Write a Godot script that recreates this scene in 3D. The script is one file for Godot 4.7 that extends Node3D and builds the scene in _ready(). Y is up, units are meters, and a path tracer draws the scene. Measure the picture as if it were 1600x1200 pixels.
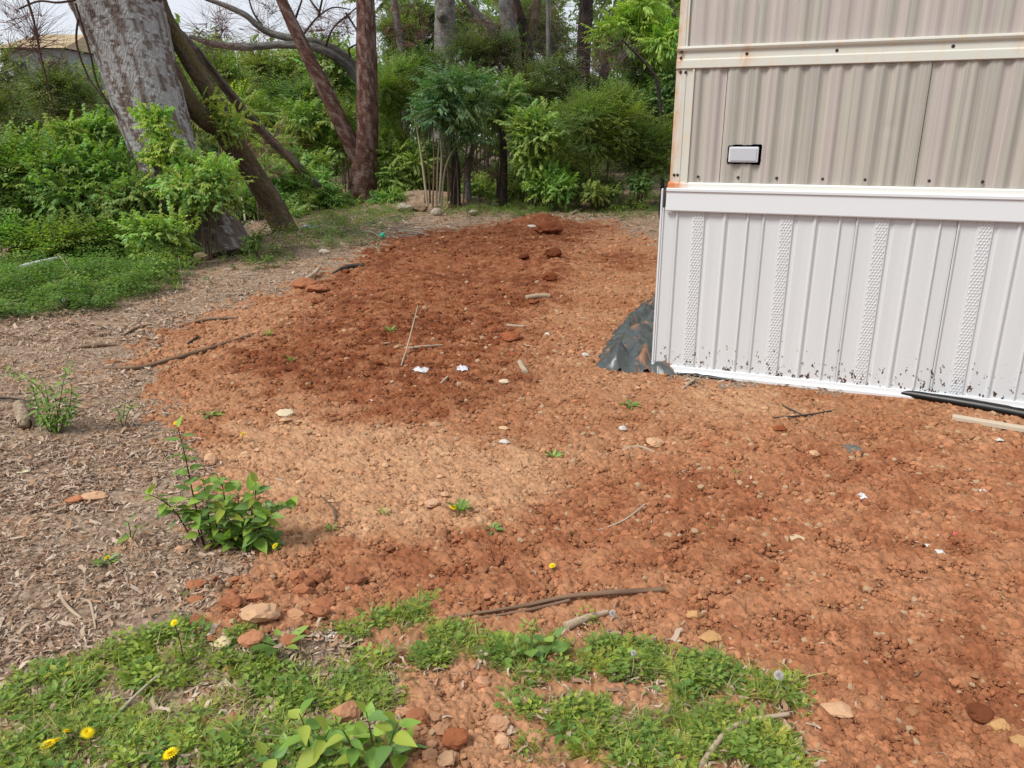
extends Node3D
# A dug-over red clay yard beside the end of a mobile home, woods behind.

const LENS := 1200.0      # focal length in photograph pixels (1600 x 1200)
const PITCH := 17.8
const EYE := Vector3(0, 1.35, 0)
const CELLS := 520
const CELL := 0.05
const X0 := -13.0
const Z0 := -24.0

var rng := RandomNumberGenerator.new()
var na := FastNoiseLite.new()
var nb := FastNoiseLite.new()
var nc := FastNoiseLite.new()
var used := {}
var dug := PackedFloat32Array()
var low_red := PackedFloat32Array()
var soil := PackedFloat32Array()
var pale := PackedFloat32Array()
var lawn := PackedFloat32Array()
var verge := PackedFloat32Array()
var vines := PackedFloat32Array()
var M := {}
var S := {}

# ------------------------------------------------------------------ mesh builder
class MB:
	var v := PackedVector3Array()
	var n := PackedVector3Array()
	var c := PackedColorArray()
	var uv := PackedVector2Array()
	var i := PackedInt32Array()

	func vert(p: Vector3, nn: Vector3, col: Color = Color.WHITE, t: Vector2 = Vector2.ZERO) -> int:
		v.append(p)
		n.append(nn)
		c.append(col)
		uv.append(t)
		return v.size() - 1

	func quad(a: Vector3, b: Vector3, d: Vector3, e: Vector3, col: Color = Color.WHITE) -> void:
		# a b d e run clockwise as seen from the front
		var nn := (e - a).cross(b - a).normalized()
		var k := vert(a, nn, col)
		vert(b, nn, col)
		vert(d, nn, col)
		vert(e, nn, col)
		for q in [0, 1, 2, 0, 2, 3]:
			i.append(k + q)

	func tri(a: Vector3, b: Vector3, d: Vector3, col: Color = Color.WHITE) -> void:
		var nn := (d - a).cross(b - a).normalized()
		var k := vert(a, nn, col)
		vert(b, nn, col)
		vert(d, nn, col)
		i.append(k)
		i.append(k + 1)
		i.append(k + 2)

	# a box with chamfered edges, axes given as half extents
	func box(o: Vector3, x: Vector3, y: Vector3, z: Vector3, b: float = 0.0, col: Color = Color.WHITE) -> void:
		var h := [x, y, z]
		for axis in 3:
			var a: Vector3 = h[axis]
			var p: Vector3 = h[(axis + 1) % 3]
			var q: Vector3 = h[(axis + 2) % 3]
			var pi: Vector3 = p - p.normalized() * b
			var qi: Vector3 = q - q.normalized() * b
			for s in [-1.0, 1.0]:
				var m: Vector3 = o + a * s
				if s > 0:
					quad(m - pi - qi, m - pi + qi, m + pi + qi, m + pi - qi, col)
				else:
					quad(m - pi - qi, m + pi - qi, m + pi + qi, m - pi + qi, col)
				if b > 0.0:
					var ai: Vector3 = a - a.normalized() * b
					for u in [-1.0, 1.0]:
						var e1: Vector3 = o + a * s + pi * u
						var e2: Vector3 = o + ai * s + p * u
						if s * u > 0:
							quad(e1 - qi, e1 + qi, e2 + qi, e2 - qi, col)
						else:
							quad(e1 - qi, e2 - qi, e2 + qi, e1 + qi, col)

	func leaf(base: Vector3, dir: Vector3, up: Vector3, ln: float, w: float, fold: float, curl: float, col: Color) -> void:
		var side := dir.cross(up).normalized()
		var m := base + dir * ln * 0.45 - up * curl * ln * 0.2
		var t := base + dir * ln - up * curl * ln
		var l := m - side * w * 0.5 + up * fold * w
		var r := m + side * w * 0.5 + up * fold * w
		tri(base, l, m, col)
		tri(base, m, r, col)
		tri(l, t, m, col)
		tri(m, t, r, col)

	# a smoother leaf for plants near the eye
	func big_leaf(base: Vector3, dir: Vector3, up: Vector3, ln: float, w: float, fold: float, curl: float, col: Color, wide_at: float = 0.4, segs: int = 6) -> void:
		var side := dir.cross(up).normalized()
		var k := v.size()
		for s in segs + 1:
			var t := float(s) / segs
			var ww := w * 0.5 * sin(PI * pow(t, log(0.5) / log(wide_at))) * (1.0 + 0.06 * sin(t * 37.0))
			if s == segs:
				ww = 0.0
			var m := base + dir * ln * t - up * curl * ln * t * t
			for q in [-1.0, 0.0, 1.0]:
				vert(m + side * ww * q + up * fold * ww * absf(q), (up + side * q * -fold * 1.5).normalized(), col)
		for s in segs:
			for q in 2:
				var a := k + s * 3 + q
				for e in [a, a + 3, a + 1, a + 1, a + 3, a + 4]:
					i.append(e)

	func mesh(smooth := true) -> ArrayMesh:
		var a := []
		a.resize(Mesh.ARRAY_MAX)
		a[Mesh.ARRAY_VERTEX] = v
		if smooth:
			a[Mesh.ARRAY_NORMAL] = n
		a[Mesh.ARRAY_COLOR] = c
		a[Mesh.ARRAY_TEX_UV] = uv
		a[Mesh.ARRAY_INDEX] = i
		var m := ArrayMesh.new()
		m.add_surface_from_arrays(Mesh.PRIMITIVE_TRIANGLES, a)
		return m

# ------------------------------------------------------------------ where things stand
func ray(px: float, py: float) -> Vector3:
	var th := deg_to_rad(PITCH)
	var y := (600.0 - py) / LENS
	return Vector3((px - 800.0) / LENS, y * cos(th) - sin(th), -(cos(th) + y * sin(th)))

func flat_at(px: float, py: float) -> Vector3:
	var r := ray(px, py)
	return EYE + r * (EYE.y / -r.y)

func ground_at(px: float, py: float) -> Vector3:
	var r := ray(px, py)
	var y := 0.0
	var p := Vector3.ZERO
	for k in 4:
		p = EYE + r * ((EYE.y - y) / -r.y)
		y = height(p.x, p.z)
	p.y = y
	return p

func at(px: float, py: float, d: float) -> Vector3:
	var r := ray(px, py)
	return EYE + r * (d / -r.z)

func metre_per_pixel(p: Vector3) -> float:
	return (p - EYE).dot(ray(800, 600)) / LENS

func bump(x: float, z: float, cx: float, cz: float, rx: float, rz: float, h: float) -> float:
	var d := ((x - cx) / rx) ** 2 + ((z - cz) / rz) ** 2
	return h * exp(-d)

# the lie of the land, without the small lumps
func height(x: float, z: float) -> float:
	var y := 0.03 * na.get_noise_2d(x * 0.35, z * 0.35) * clampf((-z - 1.0) * 0.4, 0, 1)
	y += bump(x, z, -4.3, -7.2, 1.3, 0.7, 0.05)
	y += bump(x, z, -2.0, -16.4, 0.8, 0.6, 0.28)
	y += bump(x, z, -1.0, -16.2, 0.7, 0.5, 0.2)
	y += bump(x, z, 0.45, -12.9, 0.5, 0.3, 0.16)
	y += bump(x, z, 0.5, -8.7, 0.28, 1.6, 0.05)
	y += bump(x, z, -3.1, -10.4, 0.6, 0.5, 0.1)
	y += bump(x, z, -0.75, -1.86, 0.3, 0.16, 0.045)
	y += bump(x, z, -0.28, -1.42, 0.16, 0.12, 0.03)
	if x < -6.0:
		y -= 0.06 * (-6.0 - x) * clampf((-z - 4.0) * 0.2, 0, 1)
	return y

# ------------------------------------------------------------------ zones of the yard, as grids in metres
func fill(a: PackedFloat32Array, px: Array, value: float) -> void:
	var q := []
	for k in range(0, px.size(), 2):
		var p := flat_at(px[k], px[k + 1])
		q.append(Vector2((p.x - X0) / CELL, (p.z - Z0) / CELL))
	for row in CELLS:
		var y := row + 0.5
		var xs := []
		for k in q.size():
			var p1: Vector2 = q[k]
			var p2: Vector2 = q[(k + 1) % q.size()]
			if (p1.y > y) != (p2.y > y):
				xs.append(p1.x + (p2.x - p1.x) * (y - p1.y) / (p2.y - p1.y))
		xs.sort()
		for k in range(0, xs.size() - 1, 2):
			for col in range(maxi(0, int(ceil(xs[k] - 0.5))), mini(CELLS, int(ceil(xs[k + 1] - 0.5)))):
				a[row * CELLS + col] = value

func zone(polys: Array, holes: Array = [], soft: int = 2) -> PackedFloat32Array:
	var a := PackedFloat32Array()
	a.resize(CELLS * CELLS)
	for p in polys:
		fill(a, p, 1.0)
	for p in holes:
		fill(a, p, 0.0)
	var im := Image.create_from_data(CELLS, CELLS, false, Image.FORMAT_RF, a.to_byte_array())
	var step := 1
	while step < soft:
		step *= 2
		im.resize(CELLS / step, CELLS / step, Image.INTERPOLATE_BILINEAR)
	im.resize(CELLS, CELLS, Image.INTERPOLATE_CUBIC)
	return im.get_data().to_float32_array()

func look(a: PackedFloat32Array, x: float, z: float) -> float:
	var u := (x - X0) / CELL - 0.5
	var v := (z - Z0) / CELL - 0.5
	if u < 0 or v < 0 or u >= CELLS - 1 or v >= CELLS - 1:
		return 0.0
	var iu := int(u)
	var iv := int(v)
	u -= iu
	v -= iv
	var k := iv * CELLS + iu
	return lerpf(lerpf(a[k], a[k + 1], u), lerpf(a[k + CELLS], a[k + CELLS + 1], u), v)

func wander(x: float, z: float) -> Vector2:
	var s := clampf(-z * 0.05, 0.05, 0.55)
	return Vector2(x + s * (nb.get_noise_2d(x * 3.0, z * 3.0) + 0.6 * nb.get_noise_2d(x * 11.0, z * 11.0)), z + s * 1.4 * (nb.get_noise_2d(x * 3.0 + 50.0, z * 3.0) + 0.6 * nb.get_noise_2d(x * 11.0 + 90.0, z * 11.0)))

# ------------------------------------------------------------------ nodes
func numbered(called: String) -> String:
	if not used.has(called):
		used[called] = 0
		return called
	used[called] += 1
	return "%s_%03d" % [called, used[called]]

func tag(o: Node3D, label: String, category: String, group: String = "") -> Node3D:
	o.set_meta("label", label)
	o.set_meta("category", category)
	if group:
		o.set_meta("group", group)
	return o

func thing(called: String, label: String, category: String, where: Vector3 = Vector3.ZERO, group: String = "") -> Node3D:
	var o := Node3D.new()
	o.name = numbered(called)
	add_child(o)
	o.position = where
	return tag(o, label, category, group)

func part(called: String, m: Mesh, mat: Material, parent: Node3D, t: Transform3D = Transform3D()) -> MeshInstance3D:
	var o := MeshInstance3D.new()
	o.name = called
	o.mesh = m
	o.material_override = mat
	o.transform = t
	parent.add_child(o, true)
	return o

func single(called: String, m: Mesh, mat: Material, label: String, category: String, t: Transform3D = Transform3D(), group: String = "") -> MeshInstance3D:
	var o := MeshInstance3D.new()
	o.name = numbered(called)
	o.mesh = m
	o.material_override = mat
	o.transform = t
	add_child(o)
	tag(o, label, category, group)
	return o

func structure(called: String, m: Mesh, mat: Material) -> MeshInstance3D:
	var o := MeshInstance3D.new()
	o.name = called
	o.mesh = m
	o.material_override = mat
	add_child(o)
	o.set_meta("kind", "structure")
	return o

func scatter(called: String, m: Mesh, mat: Material, where: Array, tints: Array, parent: Node3D = null) -> MultiMeshInstance3D:
	var mm := MultiMesh.new()
	mm.transform_format = MultiMesh.TRANSFORM_3D
	mm.use_colors = true
	mm.mesh = m
	mm.instance_count = where.size()
	for k in where.size():
		mm.set_instance_transform(k, where[k])
		mm.set_instance_color(k, tints[k])
	var o := MultiMeshInstance3D.new()
	o.name = called if parent else numbered(called)
	o.multimesh = mm
	o.material_override = mat
	(parent if parent else self).add_child(o, true)
	o.set_meta("kind", "stuff")
	return o

# ------------------------------------------------------------------ materials
func grain(freq: float, octaves: int, lo: Color, hi: Color, side: int = 512, kind: int = FastNoiseLite.TYPE_SIMPLEX_SMOOTH) -> NoiseTexture2D:
	var f := FastNoiseLite.new()
	f.noise_type = kind
	f.frequency = freq
	f.fractal_octaves = octaves
	f.seed = int(freq * 10000) + octaves
	var t := NoiseTexture2D.new()
	t.width = side
	t.height = side
	t.seamless = true
	t.noise = f
	var g := Gradient.new()
	g.set_color(0, lo)
	g.set_color(1, hi)
	t.color_ramp = g
	return t

func paint(col: Color, rough: float, spec: float = 0.5) -> StandardMaterial3D:
	var m := StandardMaterial3D.new()
	m.albedo_color = col.linear_to_srgb()
	m.roughness = rough
	m.metallic_specular = spec
	m.vertex_color_use_as_albedo = true
	return m

func materials() -> void:
	var fine := grain(0.05, 4, Color(0.78, 0.78, 0.78), Color(1, 1, 1))
	var lumps := grain(0.03, 5, Color.BLACK, Color.WHITE)
	var g := paint(Color.WHITE, 0.96, 0.25)
	g.albedo_texture = fine
	g.uv1_triplanar = true
	g.uv1_world_triplanar = true
	g.uv1_scale = Vector3(1.9, 1.9, 1.9)
	g.heightmap_enabled = true
	g.heightmap_texture = lumps
	g.heightmap_scale = 1.2
	M.ground = g
	var clod := paint(Color.WHITE, 0.97, 0.2)
	clod.albedo_texture = fine
	clod.uv1_triplanar = true
	clod.uv1_scale = Vector3(2, 2, 2)
	M.clod = clod
	var leaf := paint(Color.WHITE, 0.5, 0.4)
	leaf.backlight_enabled = true
	leaf.backlight = Color(0.88, 1.0, 0.55)
	M.leaf = leaf
	var big := paint(Color.WHITE, 0.45, 0.45)
	big.backlight_enabled = true
	big.backlight = Color(0.7, 0.82, 0.36)
	big.albedo_texture = grain(0.03, 3, Color(0.72, 0.76, 0.72), Color(1, 1, 1), 256)
	big.uv1_triplanar = true
	big.uv1_scale = Vector3(14, 14, 14)
	M.big_leaf = big
	M.litter = paint(Color.WHITE, 0.85, 0.3)
	var bark := paint(Color.WHITE, 0.92, 0.25)
	bark.albedo_texture = grain(0.04, 5, Color(0.66, 0.66, 0.66), Color(1, 1, 1))
	bark.uv1_triplanar = true
	bark.uv1_scale = Vector3(2.2, 0.9, 2.2)
	bark.heightmap_enabled = true
	bark.heightmap_texture = lumps
	bark.heightmap_scale = 2.5
	M.bark = bark
	var twig := paint(Color.WHITE, 0.85, 0.3)
	twig.albedo_texture = fine
	twig.uv1_triplanar = true
	twig.uv1_scale = Vector3(9, 9, 9)
	M.twig = twig
	M.petal = paint(Color.WHITE, 0.7, 0.3)
	M.plastic = paint(Color.WHITE, 0.34, 0.5)
	M.pipe = paint(Color(0.012, 0.012, 0.013), 0.4)
	M.screw = paint(Color(0.035, 0.018, 0.012), 0.7)
	M.caulk = paint(Color(0.015, 0.014, 0.014), 0.75)

# ------------------------------------------------------------------ shapes
func spline(p: Array, t: float) -> Vector3:
	var n := p.size() - 1
	var f := clampf(t, 0, 1) * n
	var k := mini(int(f), n - 1)
	var a: Vector3 = p[maxi(k - 1, 0)]
	var b: Vector3 = p[k]
	var c: Vector3 = p[k + 1]
	var d: Vector3 = p[mini(k + 2, n)]
	return b.cubic_interpolate(c, a, d, f - k)

func along(r: Array, t: float) -> float:
	var n := r.size() - 1
	var f := clampf(t, 0, 1) * n
	var k := mini(int(f), n - 1)
	return lerpf(r[k], r[k + 1], f - k)

func bark_color(kind: String, x: float, y: float, z: float, v: float) -> Color:
	var n1 := nb.get_noise_3d(x * 9.0, y * 9.0, v * 1.1)
	var n2 := nc.get_noise_3d(x * 34.0, y * 34.0, v * 4.5)
	match kind:
		"sycamore":
			var pl := n1 * 1.2 + n2 * 0.8 + 0.6 * nc.get_noise_3d(x * 60.0 + 5.0, y * 60.0, v * 14.0) + 0.13 + 0.6 * (1.0 - smoothstep(0.6, 1.9, z))
			pl += 0.35 * exp(-((x + 0.15) / 0.2) ** 2) - 0.10
			if pl > 0.16:
				return Color(0.15, 0.105, 0.085).lerp(Color(0.29, 0.225, 0.20), clampf(n2 + 0.5, 0, 1))
			return Color(0.47, 0.445, 0.435).lerp(Color(0.60, 0.58, 0.58), clampf(n1 * 1.5 + 0.5, 0, 1))
		"red":
			if n2 + n1 * 0.6 > 0.27:
				return Color(0.33, 0.225, 0.19)
			return Color(0.115, 0.055, 0.043).lerp(Color(0.27, 0.15, 0.12), clampf(n2 * 1.2 + 0.5, 0, 1))
		"grey":
			return Color(0.15, 0.135, 0.12).lerp(Color(0.36, 0.335, 0.31), clampf(n1 + n2 + 0.5, 0, 1))
		"moss":
			if n1 + n2 * 0.5 > 0.1:
				return Color(0.17, 0.14, 0.06)
			return Color(0.13, 0.10, 0.07).lerp(Color(0.27, 0.21, 0.15), clampf(n2 + 0.5, 0, 1))
		"dark":
			return Color(0.045, 0.035, 0.03).lerp(Color(0.12, 0.095, 0.08), clampf(n2 + 0.5, 0, 1))
		"pale":
			return Color(0.38, 0.27, 0.18).lerp(Color(0.58, 0.45, 0.32), clampf(n2 + 0.5, 0, 1))
		"tan":
			return Color(0.17, 0.10, 0.065).lerp(Color(0.30, 0.19, 0.12), clampf(n2 + 0.5, 0, 1))
		"straw":
			return Color(0.42, 0.36, 0.25).lerp(Color(0.55, 0.48, 0.35), clampf(n2 + 0.5, 0, 1))
		"green":
			return Color(0.10, 0.15, 0.045)
		"white":
			return Color(0.62, 0.62, 0.6)
		"maroon":
			return Color(0.085, 0.045, 0.034)
	return Color(0.12, 0.085, 0.06).lerp(Color(0.22, 0.165, 0.12), clampf(n2 + 0.5, 0, 1))

func tube(b: MB, path: Array, radii: Array, sides: int, rings: int, kind: String, rough: float = 0.0, offset: float = 0.0) -> void:
	var first := b.v.size()
	var ref := Vector3(0.31, 0.2, 0.93).normalized()
	var total := 0.0
	var last: Vector3 = path[0]
	for k in rings + 1:
		var t := float(k) / rings
		var p := spline(path, t)
		total += p.distance_to(last)
		last = p
		var d := (spline(path, minf(t + 0.01, 1)) - spline(path, maxf(t - 0.01, 0))).normalized()
		var x := (ref - d * ref.dot(d)).normalized()
		ref = x
		var y := d.cross(x)
		var r := along(radii, t)
		for j in sides:
			var a := TAU * j / sides
			var ca := cos(a)
			var sa := sin(a)
			var rr := r
			if rough > 0.0:
				rr *= 1.0 + rough * (nb.get_noise_3d(ca * 6.0 + offset, sa * 6.0, total * 3.0 / maxf(r, 0.02) * 0.12) + 0.6 * nc.get_noise_3d(ca * 22.0 + offset, sa * 22.0, total * 5.0))
			var o := x * ca + y * sa
			b.vert(p + o * rr, o, bark_color(kind, ca * 0.5, sa * 0.5, total, total + offset), Vector2(float(j) / sides, total))
	for k in rings:
		for j in sides:
			var a := first + k * sides + j
			var e := first + k * sides + (j + 1) % sides
			for q in [a, a + sides, e, e, a + sides, e + sides]:
				b.i.append(q)
	for end in 2:
		var ring := first + (0 if end == 0 else rings * sides)
		var mid := b.vert(path[0] if end == 0 else path[path.size() - 1], b.n[ring].cross(b.n[ring + 1]) * (-1.0 if end == 0 else 1.0), b.c[ring])
		for j in sides:
			var j2 := (j + 1) % sides
			if end == 0:
				b.i.append_array(PackedInt32Array([mid, ring + j, ring + j2]))
			else:
				b.i.append_array(PackedInt32Array([mid, ring + j2, ring + j]))

func tube_mesh(path: Array, radii: Array, sides: int, rings: int, kind: String, rough: float = 0.0, offset: float = 0.0) -> ArrayMesh:
	var b := MB.new()
	tube(b, path, radii, sides, rings, kind, rough, offset)
	if rough > 0.0:
		renormal(b)
	return b.mesh()

func renormal(b: MB) -> void:
	var acc := PackedVector3Array()
	acc.resize(b.v.size())
	for k in range(0, b.i.size(), 3):
		var p := b.v[b.i[k]]
		var nn := (b.v[b.i[k + 2]] - p).cross(b.v[b.i[k + 1]] - p)
		for q in 3:
			acc[b.i[k + q]] += nn
	for k in acc.size():
		b.n[k] = acc[k].normalized() if acc[k].length_squared() > 1e-20 else b.n[k]

# a lump of clay or stone: an octahedron split and pushed about
func lump(detail: int, seed_at: float, flat: float, rough: float) -> ArrayMesh:
	var b := MB.new()
	var pts := {}
	var own := RandomNumberGenerator.new()
	own.seed = int(seed_at * 10.0)
	var cuts := []
	for k in 13:
		cuts.append([Vector3(own.randfn(), own.randfn(), own.randfn()).normalized(), own.randf_range(0.72, 1.0)])
	var o := [Vector3.RIGHT, Vector3.LEFT, Vector3.UP, Vector3.DOWN, Vector3.BACK, Vector3.FORWARD]
	var f := [[0, 2, 4], [4, 2, 1], [1, 2, 5], [5, 2, 0], [4, 3, 0], [1, 3, 4], [5, 3, 1], [0, 3, 5]]
	for t in f:
		for r in detail:
			for q in detail - r:
				var cell := [[q, r, q + 1, r, q, r + 1]]
				if q + r < detail - 1:
					cell.append([q + 1, r, q + 1, r + 1, q, r + 1])
				for w in cell:
					for e in 3:
						var u := float(w[e * 2]) / detail
						var s := float(w[e * 2 + 1]) / detail
						var d: Vector3 = ((o[t[0]] as Vector3) * (1.0 - u - s) + (o[t[1]] as Vector3) * u + (o[t[2]] as Vector3) * s)
						d = d.normalized()
						var key := Vector3i((d * 1000.0).round())
						if not pts.has(key):
							var rr := 9.0
							for cut in cuts:
								var f1: float = d.dot(cut[0])
								if f1 > 0.05:
									rr = minf(rr, cut[1] / f1)
							rr = minf(rr, 1.25) * (1.0 + rough * 0.35 * nb.get_noise_3d(d.x * 2.2 + seed_at, d.y * 2.2, d.z * 2.2))
							var p := d * rr
							p.y *= flat
							pts[key] = b.vert(p, d)
						b.i.append(pts[key])
	# outward winding
	for k in range(0, b.i.size(), 3):
		var p := b.v[b.i[k]]
		if (b.v[b.i[k + 2]] - p).cross(b.v[b.i[k + 1]] - p).dot(p) < 0:
			var h := b.i[k + 1]
			b.i[k + 1] = b.i[k + 2]
			b.i[k + 2] = h
	renormal(b)
	return b.mesh(false)

func sprig(kind: String, seed_at: int) -> ArrayMesh:
	var r := RandomNumberGenerator.new()
	r.seed = seed_at
	var b := MB.new()
	var wood := Color(0.9, 0.5, 0.9)
	match kind:
		"broad":   # long drooping leaves in pairs
			tube(b, [Vector3.ZERO, Vector3(0.2, 0.02, 0), Vector3(0.42, -0.05, 0)], [0.004, 0.002], 3, 3, "")
			for k in 13:
				var t := 0.1 + k * 0.027
				var s := 1.0 if k % 2 else -1.0
				var d := Vector3(0.7 + r.randf() * 0.3, -0.25 - r.randf() * 0.45, s * (0.75 + r.randf() * 0.3)).normalized()
				if k == 12:
					d = Vector3(1, -0.4, 0).normalized()
				var up := Vector3(r.randf_range(-0.3, 0.3), 1, r.randf_range(-0.3, 0.3))
				up = (up - d * up.dot(d)).normalized()
				b.leaf(Vector3(t, 0.02 - t * t * 0.3, s * 0.008), d, up, r.randf_range(0.085, 0.13), r.randf_range(0.034, 0.05), 0.16, r.randf_range(0.1, 0.4), Color(1, 1, 1) * r.randf_range(0.75, 1.1))
		"maple":   # light leaflets in threes
			tube(b, [Vector3.ZERO, Vector3(0.18, 0.03, 0), Vector3(0.38, 0.0, 0)], [0.004, 0.002], 3, 3, "")
			for k in 7:
				var t := 0.08 + k * 0.045
				var s := 1.0 if k % 2 else -1.0
				var at_stem := Vector3(t, 0.02, 0)
				var tip := at_stem + Vector3(0.04, r.randf_range(0.0, 0.04), s * 0.09)
				for q in 3:
					var d := Vector3(0.35, -0.25 - r.randf() * 0.35, s).normalized().rotated(Vector3.UP, (q - 1) * 0.95)
					var up := (Vector3.UP + Vector3(r.randf_range(-0.3, 0.3), 0, r.randf_range(-0.3, 0.3)))
					up = (up - d * up.dot(d)).normalized()
					b.leaf(tip, d, up, r.randf_range(0.075, 0.11), r.randf_range(0.045, 0.06), 0.14, r.randf_range(0.1, 0.35), Color(1, 1, 1) * r.randf_range(0.8, 1.1))
		"fine":    # many small leaves along thin twigs
			for w in 3:
				var turn := (w - 1) * 0.55
				var dirn := Vector3(cos(turn), 0.05, sin(turn))
				tube(b, [Vector3.ZERO, dirn * 0.22, dirn * 0.44 + Vector3(0, -0.03, 0)], [0.003, 0.0012], 3, 2, "")
				for k in 14:
					var t := 0.05 + k * 0.029
					var s := 1.0 if k % 2 else -1.0
					var d := (dirn * 0.6 + Vector3(-dirn.z, r.randf_range(-0.2, 0.35), dirn.x) * s).normalized()
					var up := (Vector3.UP + Vector3(r.randf_range(-0.4, 0.4), 0, r.randf_range(-0.4, 0.4)))
					up = (up - d * up.dot(d)).normalized()
					b.leaf(dirn * t, d, up, r.randf_range(0.035, 0.055), r.randf_range(0.017, 0.026), 0.15, 0.15, Color(1, 1, 1) * r.randf_range(0.75, 1.1))
		"twiggy":  # a bare spray of twigs
			for w in 5:
				var turn := r.randf_range(-0.8, 0.8)
				var d := Vector3(cos(turn), r.randf_range(-0.4, 0.4), sin(turn)).normalized()
				tube(b, [Vector3.ZERO, d * 0.3 + Vector3(0, 0.02, 0), d * r.randf_range(0.5, 0.8) + Vector3(0, r.randf_range(-0.1, 0.1), 0)], [0.005, 0.003, 0.001], 3, 4, "")
		"blade":   # grass tuft
			for k in 9:
				var a := r.randf() * TAU
				var d := Vector3(cos(a), r.randf_range(0.5, 1.6), sin(a)).normalized()
				var up := (Vector3.UP - d * d.y)
				up = up.normalized()
				b.leaf(Vector3(cos(a), 0, sin(a)) * 0.006, d, up, r.randf_range(0.04, 0.085), r.randf_range(0.0022, 0.004), 0.1, r.randf_range(0.15, 0.6), Color(1, 1, 1) * r.randf_range(0.7, 1.15))
		"feather": # feathery weed
			for k in 4:
				var a := TAU * k / 4.0 + r.randf() * 0.9
				var d := Vector3(cos(a), r.randf_range(0.3, 1.2), sin(a)).normalized()
				var side := d.cross(Vector3.UP).normalized()
				var up := side.cross(d).normalized()
				var ln := r.randf_range(0.035, 0.06)
				b.leaf(Vector3.ZERO, d, up, ln, 0.0025, 0.0, 0.2, Color(0.8, 0.9, 0.7))
				for q in 7:
					var t := 0.25 + q * 0.105
					for s in [-1.0, 1.0]:
						var e: Vector3 = (d * 0.8 + side * s + up * r.randf_range(-0.2, 0.5)).normalized()
						b.leaf(d * ln * t - up * 0.2 * ln * t * t, e, up, ln * 0.34 * (1.15 - t * 0.6), 0.0032, 0.05, 0.2, Color(1, 1, 1) * r.randf_range(0.75, 1.15))
		"round":   # low weed with small round leaves
			for k in 10:
				var a := r.randf() * TAU
				var d := Vector3(cos(a), r.randf_range(0.0, 0.7), sin(a)).normalized()
				var up := (Vector3.UP - d * d.y).normalized()
				b.leaf(d * r.randf_range(0.004, 0.03) + Vector3(0, r.randf_range(0.0, 0.02), 0), d, up, r.randf_range(0.012, 0.024), r.randf_range(0.009, 0.016), 0.12, 0.15, Color(1, 1, 1) * r.randf_range(0.7, 1.15))
		"creeper": # ground cover leaves seen from further off
			for k in 16:
				var a := r.randf() * TAU
				var d := Vector3(cos(a), r.randf_range(-0.2, 0.7), sin(a)).normalized()
				var up := (Vector3.UP - d * d.y).normalized()
				b.leaf(Vector3(cos(a), 0, sin(a)) * r.randf_range(0.0, 0.08) + Vector3(0, r.randf_range(0.0, 0.1), 0), d, up, r.randf_range(0.035, 0.06), r.randf_range(0.02, 0.035), 0.12, 0.25, Color(1, 1, 1) * r.randf_range(0.7, 1.15))
		"flake":   # dead leaf or chip
			var d := Vector3(1, 0, 0)
			var w := r.randf_range(0.003, 0.006) if seed_at < 6 else r.randf_range(0.008, 0.011)
			var ln := r.randf_range(0.020, 0.036)
			var y := 0.0
			var a := Vector3(-ln * 0.5, r.randf_range(0, 0.004), -w * 0.5)
			var e := Vector3(-ln * 0.5, r.randf_range(0, 0.004), w * 0.5)
			for k in 3:
				var x := ln * (-0.5 + (k + 1) / 3.0)
				y = r.randf_range(0.0, 0.010)
				var taper := 0.4 if k == 2 else 1.0
				var a2 := Vector3(x, y, -w * 0.5 * taper + r.randf_range(-0.006, 0.006))
				var e2 := Vector3(x, y + r.randf_range(-0.003, 0.003), a2.z + w * taper)
				b.tri(a, a2, e)
				b.tri(e, a2, e2)
				a = a2
				e = e2
	return b.mesh(false)

# ------------------------------------------------------------------ plants
func tint(c: Color, spread: float = 0.25) -> Color:
	var k := 1.0 + rng.randf_range(-spread, spread)
	var y := rng.randf_range(-0.12, 0.18)
	return Color(c.r * k * (1.0 + y), c.g * k, c.b * k * (1.0 - y))

func sprays(parent: Node3D, called: String, kind: String, lobes: Array, count: int, col: Color, size: float, origin: Vector3, shell: float = 0.45, spread: float = 0.25) -> void:
	if kind != "twiggy":
		count = int(count * 1.5)
		size *= 0.82
	var total := 0.0
	for l in lobes:
		total += l[1] * l[1]
	var sets := [[[], []], [[], []]]
	for l in lobes:
		var c: Vector3 = l[0]
		var r: float = l[1]
		var own := tint(Color(col.r * 1.12, col.g * 1.06, col.b * 1.5), spread * 0.7)
		for k in int(count * r * r / total) + 1:
			var d := Vector3(rng.randfn(), rng.randfn() * 0.8 + 0.3, rng.randfn()).normalized()
			var p := c + d * r * (pow(rng.randf(), shell) + (rng.randf() * 0.7 if rng.randf() < 0.3 else 0.0)) * Vector3(1, 0.85, 1)
			var out := (d * 0.9 + Vector3(rng.randf_range(-0.6, 0.6), rng.randf_range(-0.35, 0.3), rng.randf_range(-0.6, 0.6))).normalized()
			var side := out.cross(Vector3.UP).normalized()
			var up := side.cross(out).rotated(out, rng.randf_range(-0.5, 0.5))
			var s := size * rng.randf_range(0.7, 1.25)
			var w: Array = sets[rng.randi() % 2]
			w[0].append(Transform3D(Basis(out * s, up * s, out.cross(up) * s), p - out * 0.2 * s - origin))
			w[1].append(tint(own, spread * 0.6))
	for q in 2:
		scatter(called, S[kind][q], M.leaf if kind != "twiggy" else M.twig, sets[q][0], sets[q][1], parent)

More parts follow.
